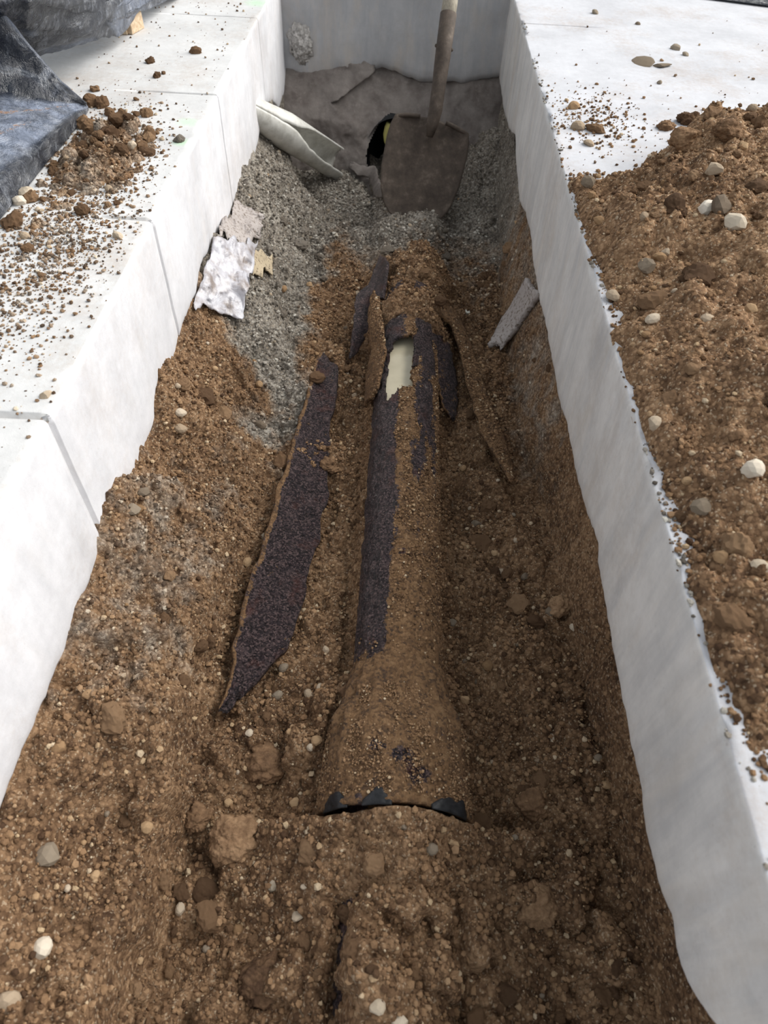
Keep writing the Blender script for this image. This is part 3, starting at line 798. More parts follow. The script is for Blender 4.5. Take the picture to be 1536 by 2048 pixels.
# barrel on the near side of the hub
TH, YY, RR = lathe_y([(-0.12, PR), (HUB_Y0+0.02, PR)], 64, 76, 0.002)
me = ring_mesh('barrel', TH, YY, RR); attr(me, 'dirt', np.clip(0.75+0.4*fbm(TH*3, YY*12, 79, 3)-0.9*np.exp(-((TH+0.85)/0.22)**2), 0, 1))
obj('barrel', me, M['pipe'], drain)
# dirt grains sitting on the pipe and the hub
r = np.random.default_rng(81); P = []; S = []
N = 16000
yy = r.uniform(0.39, 1.10, N); th = r.uniform(-1.4, 1.4, N)
ok = r.uniform(0, 1, N) < (pipe_dirt(th, yy)-0.25)*1.0*sstep(0.38, 0.6, yy+0.1*vnoise(yy*30, th*3, 4)) + 0.10
yy, th = yy[ok], th[ok]
px_, pz_ = PAX+PR*np.sin(th), PAZ+PR*np.cos(th)
ok = ~in_poly(px_, yy, hp[:, :2]); yy, px_, pz_ = yy[ok], px_[ok], pz_[ok]
s1 = 0.0008+0.0021*r.uniform(0, 1, len(yy))**2.5
A = np.stack([px_, yy, pz_+s1*0.3], 1)
yy = r.uniform(HUB_Y0+0.004, 0.36, 8000); th = r.uniform(-1.4, 1.4, 8000)
ok = r.uniform(0, 1, 8000) < 0.30+0.75*(vnoise(yy*40, th*5, 6) > -0.05); yy, th = yy[ok], th[ok]
s2 = 0.0006+0.0016*r.uniform(0, 1, len(yy))**3
hr_ = np.interp(yy, [0.22, 0.29, 0.318, 0.345, 0.38], [HUB_R+0.005, HUB_R+0.002, HUB_R-0.001, 0.072, 0.064])
B = np.stack([PAX+hr_*np.sin(th), yy, PAZ+hr_*np.cos(th)], 1)
crumbs('dirt_crust', np.concatenate([A, B]), np.concatenate([s1, s2]), np.concatenate([0.0*s1, 0*s2]), drain, r)

# ------------------------------------------------------------------ broken shards of old pipe
def shard(name, left, right, label, cat, mat, zl, zr, bulge=0.01, thick=0.005, dirt=0.1, group=None, seed=0, jag=0.004, nu=14, nv=90, absz=False, hitf=None):
    hf = hitf or hit
    def line(pts, dz):
        dz = np.broadcast_to(np.asarray(dz, float), (len(pts),))
        W = []
        for (a, b), q in zip(pts, dz):
            if absz: W.append(atz(a, b, q))
            else:
                w = hf(a, b); W.append(atz(a, b, w[2]+q))
        W = np.array(W); s_ = np.concatenate([[0], np.cumsum(np.linalg.norm(np.diff(W, axis=0), axis=1))]); s_ /= s_[-1]
        tt = np.linspace(0, 1, nv)
        out = np.stack([np.interp(tt, s_, W[:, k]) for k in range(3)], 1)
        # smooth heights so that the piece stays rigid
        zc = np.polyfit(tt, out[:, 2], 2); out[:, 2] = np.polyval(zc, tt)
        return out
    Lp, Rp = line(left, zl), line(right, zr)
    u = np.linspace(0, 1, nu)
    tt = np.linspace(0, 1, nv)
    P = Lp[:, None, :]*(1-u)[None, :, None] + Rp[:, None, :]*u[None, :, None]
    P[:, :, 2] += bulge*4*(u*(1-u))[None, :]
    jl = jag*fbm(tt*18, tt*0+seed, seed+1, 4); jr = jag*fbm(tt*18+9, tt*0+seed, seed+2, 4)
    wdir = (Rp-Lp); wdir /= np.linalg.norm(wdir, axis=1, keepdims=True)+1e-9
    P += (wdir[:, None, :])*((1-u)[None, :, None]*jl[:, None, None]+u[None, :, None]*jr[:, None, None])
    je = jag*2*fbm(u*6, u*0+seed, seed+4, 3); ldir = (Lp[0]-Lp[-1]); ldir /= np.linalg.norm(ldir)
    P[:3] += ldir*je[None, :, None]; P[-3:] -= ldir*je[None, ::-1, None]
    UU, TT = np.meshgrid(u, tt)
    P[:, :, 2] += 0.002*fbm(UU*5, TT*30, seed+7, 4)
    me = mesh_np(name, P.reshape(-1, 3), grid_faces(nv, nu, True), True)
    attr(me, 'dirt', np.clip(np.full(P.shape[:2], dirt)+0.25*fbm(UU*3, TT*10, seed+8, 3)+0.6*(UU < 0.06), 0, 1))
    o = obj(name, me, M[mat]); tag(o, label, cat, 'broken pipe shards along the trench' if cat == 'pipe shard' else None)
    n0 = me.vertices[0].normal
    md = o.modifiers.new('thickness', 'SOLIDIFY'); md.thickness = thick; md.offset = 0
    if dirt > 0.7:
        rg = np.random.default_rng(seed+700); k = 1500
        ii = rg.integers(0, nv-1, k); jj = rg.integers(0, nu-1, k); fa, fb = rg.uniform(0, 1, (2, k, 1))
        Q = (P[ii, jj]*(1-fa)+P[ii+1, jj]*fa)*(1-fb) + (P[ii, jj+1]*(1-fa)+P[ii+1, jj+1]*fa)*fb
        zz = 0.0009+0.0026*rg.uniform(0, 1, k)**2.5
        Q[:, 2] += thick*0.5+zz*0.3
        crumbs('dirt_crust', Q, zz, np.full(k, 0.12 if mat == 'pipe' else 0.6), o, rg)
    return o, P

shard('pipe_shard', [(640, 705), (600, 830), (560, 960), (525, 1090), (490, 1200), (465, 1320), (432, 1420)],
      [(673, 722), (676, 790), (660, 850), (655, 990), (632, 1090), (606, 1210), (575, 1290), (530, 1345), (455, 1415)],
      'long dark purple-black pipe shard leaning along the foot of the left bank', 'pipe shard', 'pipe', 0.028, 0.022, -0.004, 0.007, 0.10, None, 3, 0.007, 20, 140)
shard('pipe_shard', [(762, 520), (738, 556), (712, 600), (703, 690), (700, 700)], [(776, 530), (768, 590), (748, 605), (738, 655), (712, 706)],
      'short black pipe shard standing on edge beside the far pipe stretch', 'pipe shard', 'iron', [0.055, 0.06, 0.06, 0.04, 0.03], [0.03, 0.02, 0.01, 0.01, 0.006], 0.0, 0.006, 0.1, None, 5, 0.004)
shard('pipe_shard', [(880, 600), (903, 660), (915, 705), (935, 775), (970, 870), (1018, 975)], [(897, 600), (918, 640), (950, 725), (978, 795), (1000, 850), (1030, 965)],
      'tan dirt-covered pipe shard slanting away to the right of the broken pipe', 'pipe shard', 'pipe', 0.032, 0.016, 0.004, 0.007, 0.95, None, 7, 0.006)
shard('pipe_shard', [(868, 690), (872, 760), (886, 815), (903, 842)], [(898, 690), (910, 755), (914, 800), (908, 842)],
      'small dark pipe shard with grey scale right of the pool of cream liquid', 'pipe shard', 'pipe', 0.016, 0.008, 0.004, 0.006, 0.25, None, 9, 0.005)
shard('pipe_shard', [(742, 595), (738, 650), (745, 700), (735, 760), (730, 800)], [(758, 598), (765, 650), (772, 700), (762, 745), (752, 790)],
      'narrow crumbly tan shard standing left of the pool of cream liquid', 'pipe shard', 'pipe', 0.035, 0.02, 0.004, 0.006, 0.85, None, 10, 0.006, hitf=hitp)
shard('pipe_shard', [(828, 672), (830, 700), (826, 735)], [(884, 672), (886, 710), (880, 745)],
      'dark flake of broken pipe top tilted over the cream liquid', 'pipe shard', 'iron', 0.004, 0.01, 0.006, 0.006, 0.2, None, 11, 0.005, hitf=hitp)
shard('mortar_slat', [(1052, 566), (1030, 600), (1005, 645), (978, 690)], [(1078, 592), (1058, 620), (1035, 655), (1004, 697)],
      'grey mortar-covered slat sticking out of the right bank', 'slat', 'dusty', 0.02, 0.012, 0.003, 0.010, 0.6, None, 12, 0.003)
shard('liner_strip', [(705, 308), (730, 330), (752, 350), (775, 385)], [(697, 318), (715, 345), (740, 372), (768, 402)],
      'torn brown dirt-coated strip hanging below the hole beside the shovel', 'strip', 'wallsoil', 0.03, 0.02, 0.003, 0.008, 0.6, None, 13, 0.006)
# white plastic cap
p = hit(935, 624)
bm = bmesh.new(); bmesh.ops.create_cone(bm, cap_ends=True, segments=20, radius1=0.0068, radius2=0.0062, depth=0.0038)
me = bpy.data.meshes.new('bottle_cap'); bm.to_mesh(me); bm.free()
o = obj('bottle_cap', me, M['cordwhite'], None, (p[0], p[1], p[2]+0.002)); o.rotation_euler = (0.35, 0.1, 0)
tag(o, 'tiny round white disc on dark soil in front of the mortar slat', 'disc')

# ------------------------------------------------------------------ broken cream plastic pipe
a0 = np.array([XL+0.012, 0, 0]); a0 = atx(541, 243, XL+0.018); a1 = hit(668, 352); a1 = a1+[0, 0, 0.040]
ax = a1-a0; Lp_ = np.linalg.norm(ax); ax /= Lp_
tocam = O-(a0+a1)/2; tocam /= np.linalg.norm(tocam)
upv = np.array([0.42, 0.0, 0.30])+0.85*tocam; upv -= ax*(upv@ax); upv /= np.linalg.norm(upv); sv = np.cross(ax, upv)
nl, na = 60, 44
tt = np.linspace(-0.40, 1, nl); PRr = 0.043; rows = []
for t_ in tt:
    gap = np.interp(t_, [0.0, 0.2, 0.42, 0.7, 1.0], [0.02, 0.12, 0.55, 0.80, 0.80])
    jag = 0.06*vnoise(np.array([t_*14]), np.array([3.3]), 5)[0]
    th = np.linspace(gap+jag, 2*np.pi-gap+jag, na)
    rr = PRr*(1 - 0.10*max(0, 0.2-t_)/0.2*1.5)
    rag = 0.010*fbm(th*2.2, th*0+1, 9, 3)*(t_ > 0.985)
    rows.append(a0 + ax*(t_*Lp_) + rr*(np.cos(th)[:, None]*upv+np.sin(th)[:, None]*sv) + (ax[None]*(rag + 0.05*max(0, (t_-0.55)/0.45)*(1-np.cos(th))/2)[:, None]))
me = mesh_np('plastic_pipe', np.concatenate(rows), grid_faces(nl, na), True)
pvc = obj('plastic_pipe', me, M['pvc']); md = pvc.modifiers.new('thickness', 'SOLIDIFY'); md.thickness = 0.004; md.offset = -1
tag(pvc, 'cream plastic pipe split open lengthwise, poking out under the left slab', 'pipe')

# ------------------------------------------------------------------ shovel
tip = hit(822, 436) + np.array([0, 0.01, -0.012])
top = aty(868, 232, tip[1]+0.135)
axv = top-tip; BL = np.linalg.norm(axv); axv /= BL
side = np.cross(axv, [0, -1.0, 0.35]); side -= axv*(side@axv); side /= np.linalg.norm(side)
if side[0] < 0: side = -side
nrm = np.cross(side, axv)
if nrm[1] > 0: nrm = -nrm
shovel = empty('shovel', tuple(tip), 'long-handled shovel with brown rusty blade leaning against the far trench wall', 'shovel')
def S(u, v, w): return side*u + axv*v + nrm*w
nv, nu = 50, 36
P = []
for i in range(nv):
    t_ = i/(nv-1)
    half = np.interp(t_, [0, 0.04, 0.12, 0.25, 0.45, 0.75, 0.9, 1.0], [0.034, 0.058, 0.076, 0.091, 0.100, 0.1015, 0.0985, 0.092])
    for j in range(nu):
        s_ = j/(nu-1)*2-1
        dish = -0.020*(1-s_*s_)*(0.3+0.7*t_) + 0.010*(1-t_)**2
        rib = 0.016*np.exp(-(s_/0.16)**2)*sstep(0.55, 1.0, t_)
        shoulder = -0.016*np.clip(abs(s_)-0.18, 0, 1)**2*sstep(0.7, 1, t_)*1.3
        P.append(S(s_*half, t_*BL + shoulder - 0.004, dish + rib))
me = mesh_np('blade', np.array(P), grid_faces(nv, nu, False), True)
o = obj('blade', me, M['steel'], shovel); md = o.modifiers.new('thickness', 'SOLIDIFY'); md.thickness = 0.0032; md.offset = 0
# rolled step along the shoulders
for sgn in (-1, 1):
    pts = [S(sgn*q, BL-0.006-0.016*max(0, q/0.092-0.18)**2*1.3, -0.006) for q in np.linspace(0.032, 0.091, 10)]
    tube('foot_step', pts, [0.005]*9+[0.004], M['steel'], shovel)
# socket from the blade to the wooden handle
e0 = BL*0.80
h_top = aty(897, 28, tip[1]+0.135+0.125) - tip
p0 = S(0, e0, 0.008); p1 = S(0.0, BL+0.01, 0.014); p2 = h_top
mid = p1*0.75+p2*0.25
pts = [p0, S(0, BL*0.92, 0.012), p1, mid, p1*0.45+p2*0.55, p2]
tube('socket', pts, [0.008, 0.0145, 0.0165, 0.0165, 0.0185, 0.0195], M['steel'], shovel, 20)
hd = (p2-mid)/np.linalg.norm(p2-mid)
tube('handle', [p2-hd*0.02, p2+hd*0.02, p2+hd*0.3, p2+hd*0.7, p2+hd*1.05], [0.0175, 0.0178, 0.0178, 0.018, 0.016], M['wood'], shovel, 20)
rv = p1*0.35+p2*0.65
for sg in (-1, 1):
    bm = bmesh.new(); bmesh.ops.create_icosphere(bm, subdivisions=2, radius=0.0042); me = bpy.data.meshes.new('rivet'); bm.to_mesh(me); bm.free()
    obj('rivet', me, M['steel'], shovel, tuple(rv+side*sg*0.0185+nrm*0.002))

# ------------------------------------------------------------------ scraps on the left bank
def patch(name, px_poly_grid, dz, mat, label, cat, n=26, wr=0.006, seed=0, thick=0.0012, wob=9):
    """bilinear patch through four pixel corners draped over the bank"""
    c = [np.array(q, float) for q in px_poly_grid]
    V = np.zeros((n, n, 3))
    for i in range(n):
        for j in range(n):
            s_, t_ = i/(n-1), j/(n-1)
            q = c[0]*(1-s_)*(1-t_)+c[1]*(1-s_)*t_+c[2]*s_*t_+c[3]*s_*(1-t_)
            edge = min(s_, t_, 1-s_, 1-t_)
            q = q + wob*(0.12-min(edge, 0.12))/0.12*np.array([vnoise(np.array([s_*7.0]), np.array([t_*7.0]), seed)[0], vnoise(np.array([s_*7.0]), np.array([t_*7.0]), seed+1)[0]])
            V[i, j] = hit(q[0], q[1])
    zz = V[:, :, 2].copy()
    for _ in range(2):
        zp = np.pad(zz, 1, mode='edge'); zz = np.max([zp[a:a+n, b:b+n] for a in range(3) for b in range(3)], axis=0)
    for _ in range(4):
        zp = np.pad(zz, 1, mode='edge'); zz = (zp[:-2, 1:-1]+zp[2:, 1:-1]+zp[1:-1, :-2]+zp[1:-1, 2:]+zz)/5
    V[:, :, 2] = zz + dz + wr*np.abs(fbm(V[:, :, 0]*45, V[:, :, 1]*30, seed+5, 3))
    me = mesh_np(name, V.reshape(-1, 3), grid_faces(n, n), True); attr(me, 'dirt', np.zeros(n*n))
    o = obj(name, me, M[mat]); md = o.modifiers.new('thickness', 'SOLIDIFY'); md.thickness = thick; md.offset = 1
    return tag(o, label, cat)
patch('plastic_sheet', [(432, 488), (518, 508), (486, 655), (384, 622)], 0.006, 'sheet', 'crumpled clear white plastic sheet hanging from under the left slab', 'plastic sheet', 30, 0.012, 5)
patch('cardboard_scrap', [(500, 512), (546, 522), (548, 562), (508, 558)], 0.003, 'card', 'small tan cardboard scrap beside the clear plastic sheet', 'cardboard', 14, 0.002, 9, 0.003, wob=2)
patch('dusty_sheet', [(472, 408), (530, 440), (520, 500), (440, 484)], 0.004, 'dusty', 'grey dusty plastic sheet scrap above the clear plastic sheet', 'plastic sheet', 22, 0.008, 14)

# ------------------------------------------------------------------ spoil heap on the right slab
HS = 0.0042
hx = np.arange(XR+0.0015, 1.35, HS); hy = np.arange(0.02, 1.55, HS)
HX, HY = np.meshgrid(hx, hy)
e = HX-XR
edge_y = np.interp(HX, [0.25, 0.30, 0.36, 0.42, 0.47, 0.55, 0.75, 1.0, 1.4], [1.20, 1.17, 1.15, 1.20, 1.30, 1.33, 1.36, 1.40, 1.45]) + 0.06*fbm(HX*9, HX*0, 140, 3)
ins = sstep(0.0, 0.16, edge_y-HY)
nearf = sstep(0.10, 0.22, HY - 0.02 + 0.03*fbm(HX*14, HY*14, 141, 3))
hgt = (0.010 + 0.10*(1-np.exp(-np.clip(e-0.006, 0, None)/0.17)))*ins*nearf
lowe = sstep(-0.001, 0.018, e + 0.002 - 0.008*fbm(HY*26, HY*0+2, 143, 4))
HZ = hgt*lowe - 0.006*(1-ins*nearf*lowe) - 0.002
act = sstep(0, 0.01, hgt*lowe)
HZ += act*(0.030*fbm(HX*9, HY*9, 144, 3) + 0.010*fbm(HX*30, HY*30, 145, 2) + 0.030*np.abs(vnoise(HX*26+0.3*vnoise(HX*40, HY*40, 3), HY*26, 146)) + 0.016*np.abs(vnoise(HX*65, HY*65, 148)) + 0.008*np.abs(vnoise(HX*150, HY*150, 149)) - 0.010)
r = np.random.default_rng(147)
for n_, lo, hi in ((90, 0.014, 0.028), (700, 0.006, 0.013), (3200, 0.0045, 0.007)):
    for _ in range(n_):
        xx = r.uniform(XR+0.01, 0.95); yy = r.uniform(0.05, 1.4)
        i, j = int((yy-0.02)/HS), int((xx-hx[0])/HS)
        if act[i, j] < 0.6 or yy > edge_y[i, j]-0.02: continue
        rad = lo+(hi-lo)*r.uniform()**2
        if xx-rad < XR: continue
        stamp(HZ, HZ, xx, yy, rad, rad*r.uniform(0.35, 0.75), r, hx[0], 0.02, HS)
HZ = np.minimum(HZ, e*1.1 - 0.001)
def heap_z(x, y):
    j = np.clip(((np.asarray(x)-hx[0])/HS).astype(int), 0, len(hx)-1); i = np.clip(((np.asarray(y)-0.02)/HS).astype(int), 0, len(hy)-1)
    return np.where((np.asarray(x) > XR) & (np.asarray(y) < 1.54), np.maximum(HZ[i, j], 0), np.where(np.asarray(x) > XR, 0.0, -9))
Fh = grid_faces(len(hy), len(hx)); Fh = Fh[~(HZ.ravel()[Fh] < -0.004).all(axis=1)]
me = mesh_np('spoil_heap', np.stack([HX, HY, HZ], 2).reshape(-1, 3), Fh, True); attr(me, 'gray', 0.06+0*HX)
heap = tag(obj('spoil_heap', me, M['drysoil']), 'heap of loose brown soil piled on the right slab along the trench edge', 'soil', kind='stuff')
N = 15000
gx = XR+0.75*r.uniform(0, 1, N)**1.4; gy = 0.08+1.35*r.uniform(0, 1, N)
i = np.clip(((gy-0.02)/HS).astype(int), 0, len(hy)-1); j = np.clip(((gx-hx[0])/HS).astype(int), 0, len(hx)-1)
ok = (act[i, j] > 0.3) | (r.uniform(0, 1, N) < 0.06); gx, gy = gx[ok], gy[ok]; 
sz = 0.0013+0.0034*r.uniform(0, 1, len(gx))**3
crumbs('soil_crumbs', np.stack([gx, gy, heap_z(gx, gy)+sz*0.35], 1), sz, 0.05+0*gx, heap, r)
cnt = 0
while cnt < 120:
    x = XR+0.012+0.5*r.uniform()**1.2; y = r.uniform(0.12, 1.3)
    i, j = int((y-0.02)/HS), int((x-hx[0])/HS)
    if act[i, j] < 0.7: continue
    kind = r.choice(['stone', 'tanstone', 'grey'], p=[0.3, 0.6, 0.1]); size = 0.0045+0.008*r.uniform()**2
    place('stone', ST[kind][r.integers(7)], (x, y, float(heap_z(x, y))), size, None, heap, r); cnt += 1
cnt = 0
while cnt < 110:
    x = XR+0.018+0.6*r.uniform()**1.2; y = r.uniform(0.12, 1.32)
    i, j = int((y-0.02)/HS), int((x-hx[0])/HS)
    if act[i, j] < 0.7: continue
    size = 0.007+0.014*r.uniform()**2
    place('clod', CL['clod'][r.integers(6)], (x, y, float(heap_z(x, y))), size, None, heap, r, 0.7, 0.3); cnt += 1
# crumbs strewn over the bare part of the right slab
N = 900
gx = r.uniform(XR+0.01, 0.9, N); gy = r.uniform(1.15, 2.15, N)
w = np.exp(-((gx-0.36)/0.07)**2-((gy-1.38)/0.10)**2)*1.2 + 0.5*np.exp(-((gx-0.62)/0.2)**2-((gy-1.45)/0.10)**2) + 0.10*sstep(2.1, 1.4, gy) + 0.02
ok = r.uniform(0, 1, N) < w; gx, gy = gx[ok], gy[ok]; sz = 0.0012+0.004*r.uniform(0, 1, len(gx))**3
N2 = 520; gx2 = r.normal(0.345, 0.04, N2); gy2 = r.normal(1.36, 0.07, N2); ok = gx2 > XR+0.006; gx2, gy2 = gx2[ok], gy2[ok]; s2 = 0.0012+0.003*r.uniform(0, 1, len(gx2))**3
gx, gy, sz = np.concatenate([gx, gx2]), np.concatenate([gy, gy2]), np.concatenate([sz, s2])
o = crumbs('strewn_crumbs', np.stack([gx, gy, heap_z(gx, gy)+sz*0.4], 1), sz, 0.3+0*gx, heap, r)
o['label'] = 'loose soil crumbs strewn on the bare right slab beyond the heap'
# pale chips along the edge of the right slab
N = 300; gy = r.uniform(0.1, 1.9, N); gx = XR+0.002+0.010*r.uniform(0, 1, N)**2
ok = vnoise(gy*20, gy*0, 150) > 0.0; gy, gx = gy[ok], gx[ok]
sz = 0.0010+0.0028*r.uniform(0, 1, len(gy))**2
crumbs('edge_chips', np.stack([gx, gy, np.full(len(gy), 0.001)], 1), sz, 1.4+0*gx, floor_r, r)

# ------------------------------------------------------------------ dirt on the left slab
r = np.random.default_rng(171)
def ldens(x, y):
    a = 1.3*np.exp(-((x+0.465+0.12*(y-1.08))/0.060)**2-((y-1.10)/0.13)**2)
    b = 0.95*np.exp(-((x+0.455)/0.065)**2-((y-0.86)/0.12)**2)
    c = 0.5*np.exp(-((x+0.46)/0.07)**2-((y-0.67)/0.12)**2)
    return a+b+c+0.010
LSs = 0.003
lx_ = np.arange(-0.551, XL-0.012, LSs); ly_ = np.arange(0.70, 1.40, LSs); LX, LY = np.meshgrid(lx_, ly_)
dn = np.exp(-((LX+0.48+0.12*(LY-1.08))/0.055)**2-((LY-1.09)/0.115)**2)
LZh = -0.009 + 0.014*dn + 0.014*dn*fbm(LX*25, LY*25, 172, 3) + sstep(0.15, 0.6, dn)*(0.016*np.abs(vnoise(LX*60, LY*60, 173)) + 0.010*np.abs(vnoise(LX*130, LY*130, 174)) - 0.004)
for _ in range(900):
    xx = r.normal(-0.47, 0.05); yy = r.normal(1.08, 0.11)
    if xx > XL-0.03: continue
    rad = 0.004+0.009*r.uniform()**3; stamp(LZh, LZh, xx, yy, rad, rad*r.uniform(0.4, 0.9), r, lx_[0], 0.70, LSs)
Fh = grid_faces(len(ly_), len(lx_)); Fh = Fh[~(LZh.ravel()[Fh] < -0.001).all(axis=1)]
me = mesh_np('dirt_spill', np.stack([LX, LY, LZh], 2).reshape(-1, 3), Fh, True); attr(me, 'gray', 0.42+0*LX)
spill = tag(obj('dirt_spill', me, M['drysoil']), 'thin spill of crumbly brown dirt on the left slab beside the black tarp', 'soil', kind='stuff')
def left_z(x, y):
    j = np.clip(((np.asarray(x)-lx_[0])/LSs).astype(int), 0, len(lx_)-1); i = np.clip(((np.asarray(y)-0.70)/LSs).astype(int), 0, len(ly_)-1)
    inn = (np.asarray(x) > -0.551) & (np.asarray(x) < XL-0.013) & (np.asarray(y) > 0.70) & (np.asarray(y) < 1.40)
    return np.where(inn, np.maximum(LZh[i, j], 0), 0.0)
N = 44000
gx = r.uniform(-0.62, XL-0.004, N); gy = r.uniform(0.45, 2.0, N)
ok = (r.uniform(0, 1, N) < ldens(gx, gy)*0.85) & ((gx > -0.55) | (gy < 0.87) | (gy > 1.32)); gx, gy = gx[ok], gy[ok]
sz = 0.0009+0.0030*r.uniform(0, 1, len(gx))**3
crumbs('soil_crumbs', np.stack([gx, gy, left_z(gx, gy)+sz*0.35], 1), sz, 0.42+0*gx, spill, r)
cnt = 0
while cnt < 70:
    x = r.normal(-0.475, 0.055); y = r.normal(1.06, 0.12)
    if x > XL-0.02 or x < -0.54: continue
    size = 0.005+0.010*r.uniform()**2.2
    if r.uniform() < 0.3: place('stone', ST['stone'][r.integers(7)], (x, y, float(left_z(x, y))), size*0.7, None, spill, r)
    else: place('clod', CL['clod'][r.integers(6)], (x, y, float(left_z(x, y))), size, None, spill, r, 0.8, 0.2)
    cnt += 1

# ------------------------------------------------------------------ single stones and clods with their own labels
def single(px, py, size, mat, name, label, zfun, big=None, flat=0.75, sink=0.25, seed=1, group=None):
    rr = np.random.default_rng(seed*13+int(px)); p = march(px, py, zfun)
    if big is None:
        me = (ST if mat in ST else CL)[mat][rr.integers(6)]
        o = place(name, me, p, size, None, None, rr, flat, sink)
    else:
        o = blob(name, p+[0, 0, size*0.25], size, size*0.9, size*flat, 900+int(px), M[mat], None, 5)
    where = 'on the left slab' if zfun is left_z else ('on the right slab and heap' if zfun is heap_z else 'on the trench floor and banks')
    return tag(o, label, {'stone': 'stone', 'clod': 'clod', 'mud_plate': 'mud plate'}[name], {'stone': 'single stones ', 'clod': 'single clods ', 'mud_plate': 'mud plates '}[name]+where)
lz = left_z
for a in [
    (392, 106, 0.0105, 'clod', 'clod', 'round brown clod alone on the left slab, farthest toward the end wall'),
    (301, 126, 0.0090, 'clod', 'clod', 'brown clod on the left slab between the far tarp and the round far clod'),
    (315, 154, 0.0085, 'clod', 'clod', 'brown clod on the left slab with a smaller crumb touching its right side'),
    (327, 148, 0.0050, 'clod', 'clod', 'pea-sized crumb touching the right side of a larger clod on the left slab'),
    (190, 181, 0.0100, 'clod', 'clod', 'upright brown clod just beyond the tarp corner on the left slab'),
    (184, 210, 0.0150, 'clod', 'clod', 'brown clod touching the pointed corner of the near tarp'),
    (205, 213, 0.0130, 'clod', 'clod', 'brown clod second from the tarp corner, in the cluster at its point'),
    (184, 262, 0.0150, 'clod', 'clod', 'dark brown clod on the left slab below the tarp corner'),
    (241, 247, 0.0170, 'clod', 'clod', 'large knobbly clod at the far end of the dirt spill'),
    (296, 232, 0.0110, 'clod', 'clod', 'rounded clod right of the large knobbly clod on the left slab'),
    (358, 283, 0.0100, 'gclod', 'clod', 'grey-brown clod beside the slab edge right of the dirt spill'),
    (40, 408, 0.0120, 'white', 'stone', 'nearer of two white stone chips against the near tarp edge'),
    (57, 393, 0.0130, 'white', 'stone', 'farther of two white stone chips against the near tarp edge'),
    (93, 794, 0.0080, 'stone', 'stone', 'lone pinkish pebble on the left slab by the nearest saw cut'),
]: single(*a, zfun=lz, flat=0.85, sink=0.12)
hz = heap_z
for a in [
    (1410, 419, 0.0135, 'white', 'stone', 'upright white pebble on the far slope of the spoil heap'),
    (1467, 450, 0.0150, 'white', 'stone', 'flat white pebble right of the upright white pebble on the heap'),
    (1440, 418, 0.0170, 'grey', 'stone', 'rounded grey stone between two white pebbles on the heap'),
    (1426, 344, 0.0130, 'stone', 'stone', 'pale oval stone near the far crest of the spoil heap'),
    (1222, 594, 0.0115, 'stone', 'stone', 'pale pebble on the heap right at the slab edge'),
    (1292, 535, 0.0120, 'grey', 'stone', 'flat grey chip on the middle of the far heap slope'),
    (1503, 944, 0.0115, 'white', 'stone', 'white angular stone near the right frame edge, midway up the heap'),
    (1517, 1137, 0.0095, 'white', 'stone', 'squarish white stone nearest the camera on the heap'),
    (1310, 850, 0.0100, 'stone', 'stone', 'flat pale stone half buried by the slab edge'),
    (1500, 620, 0.0095, 'tanstone', 'stone', 'tan stone on the heap below the flat white pebble'),
]: single(*a, zfun=hz)
for a in [
    (1370, 290, 0.030, 'clod', 'clod', 'largest soft brown clod on the far crest of the heap'),
    (1375, 245, 0.022, 'clod', 'clod', 'brown clod overhanging the far edge of the heap'),
    (1330, 258, 0.018, 'clod', 'clod', 'brown clod at the left end of the heap crest'),
    (1450, 270, 0.022, 'clod', 'clod', 'brown clod on the heap crest toward the right frame edge'),
]: single(*a, zfun=hz, big=True)
for a in [
    (1190, 27, 0.0100, 'grey', 'stone', 'grey pebble farthest away on the right slab'),
    (1275, 49, 0.0080, 'grey', 'stone', 'small dark grey chip on the far right slab'),
    (1350, 99, 0.0140, 'grey', 'stone', 'dark flat stone right of the thin mud plates'),
    (1371, 111, 0.0090, 'grey', 'stone', 'small grey stone right beside the dark flat stone'),
    (1282, 126, 0.0300, 'grey', 'mud_plate', 'larger thin cracked mud plate on the right slab'),
    (1322, 132, 0.0230, 'grey', 'mud_plate', 'smaller thin mud plate touching the larger one'),
    (1318, 167, 0.0080, 'grey', 'stone', 'grey pebble in front of the mud plates on the right slab'),
    (1155, 258, 0.0150, 'stone', 'stone', 'pale angular stone at the slab edge before the heap'),
    (1178, 290, 0.0120, 'stone', 'stone', 'pale flat chip in front of the angular stone at the slab edge'),
    (1190, 262, 0.0170, 'clod', 'clod', 'brown clod right of the pale angular stone on the right slab'),
    (1147, 217, 0.0140, 'tanstone', 'stone', 'tan stone on the right slab behind the pale angular stone'),
]: single(*a, zfun=hz, flat=0.16 if 'plate' in a[4] else 0.6, sink=0.1)
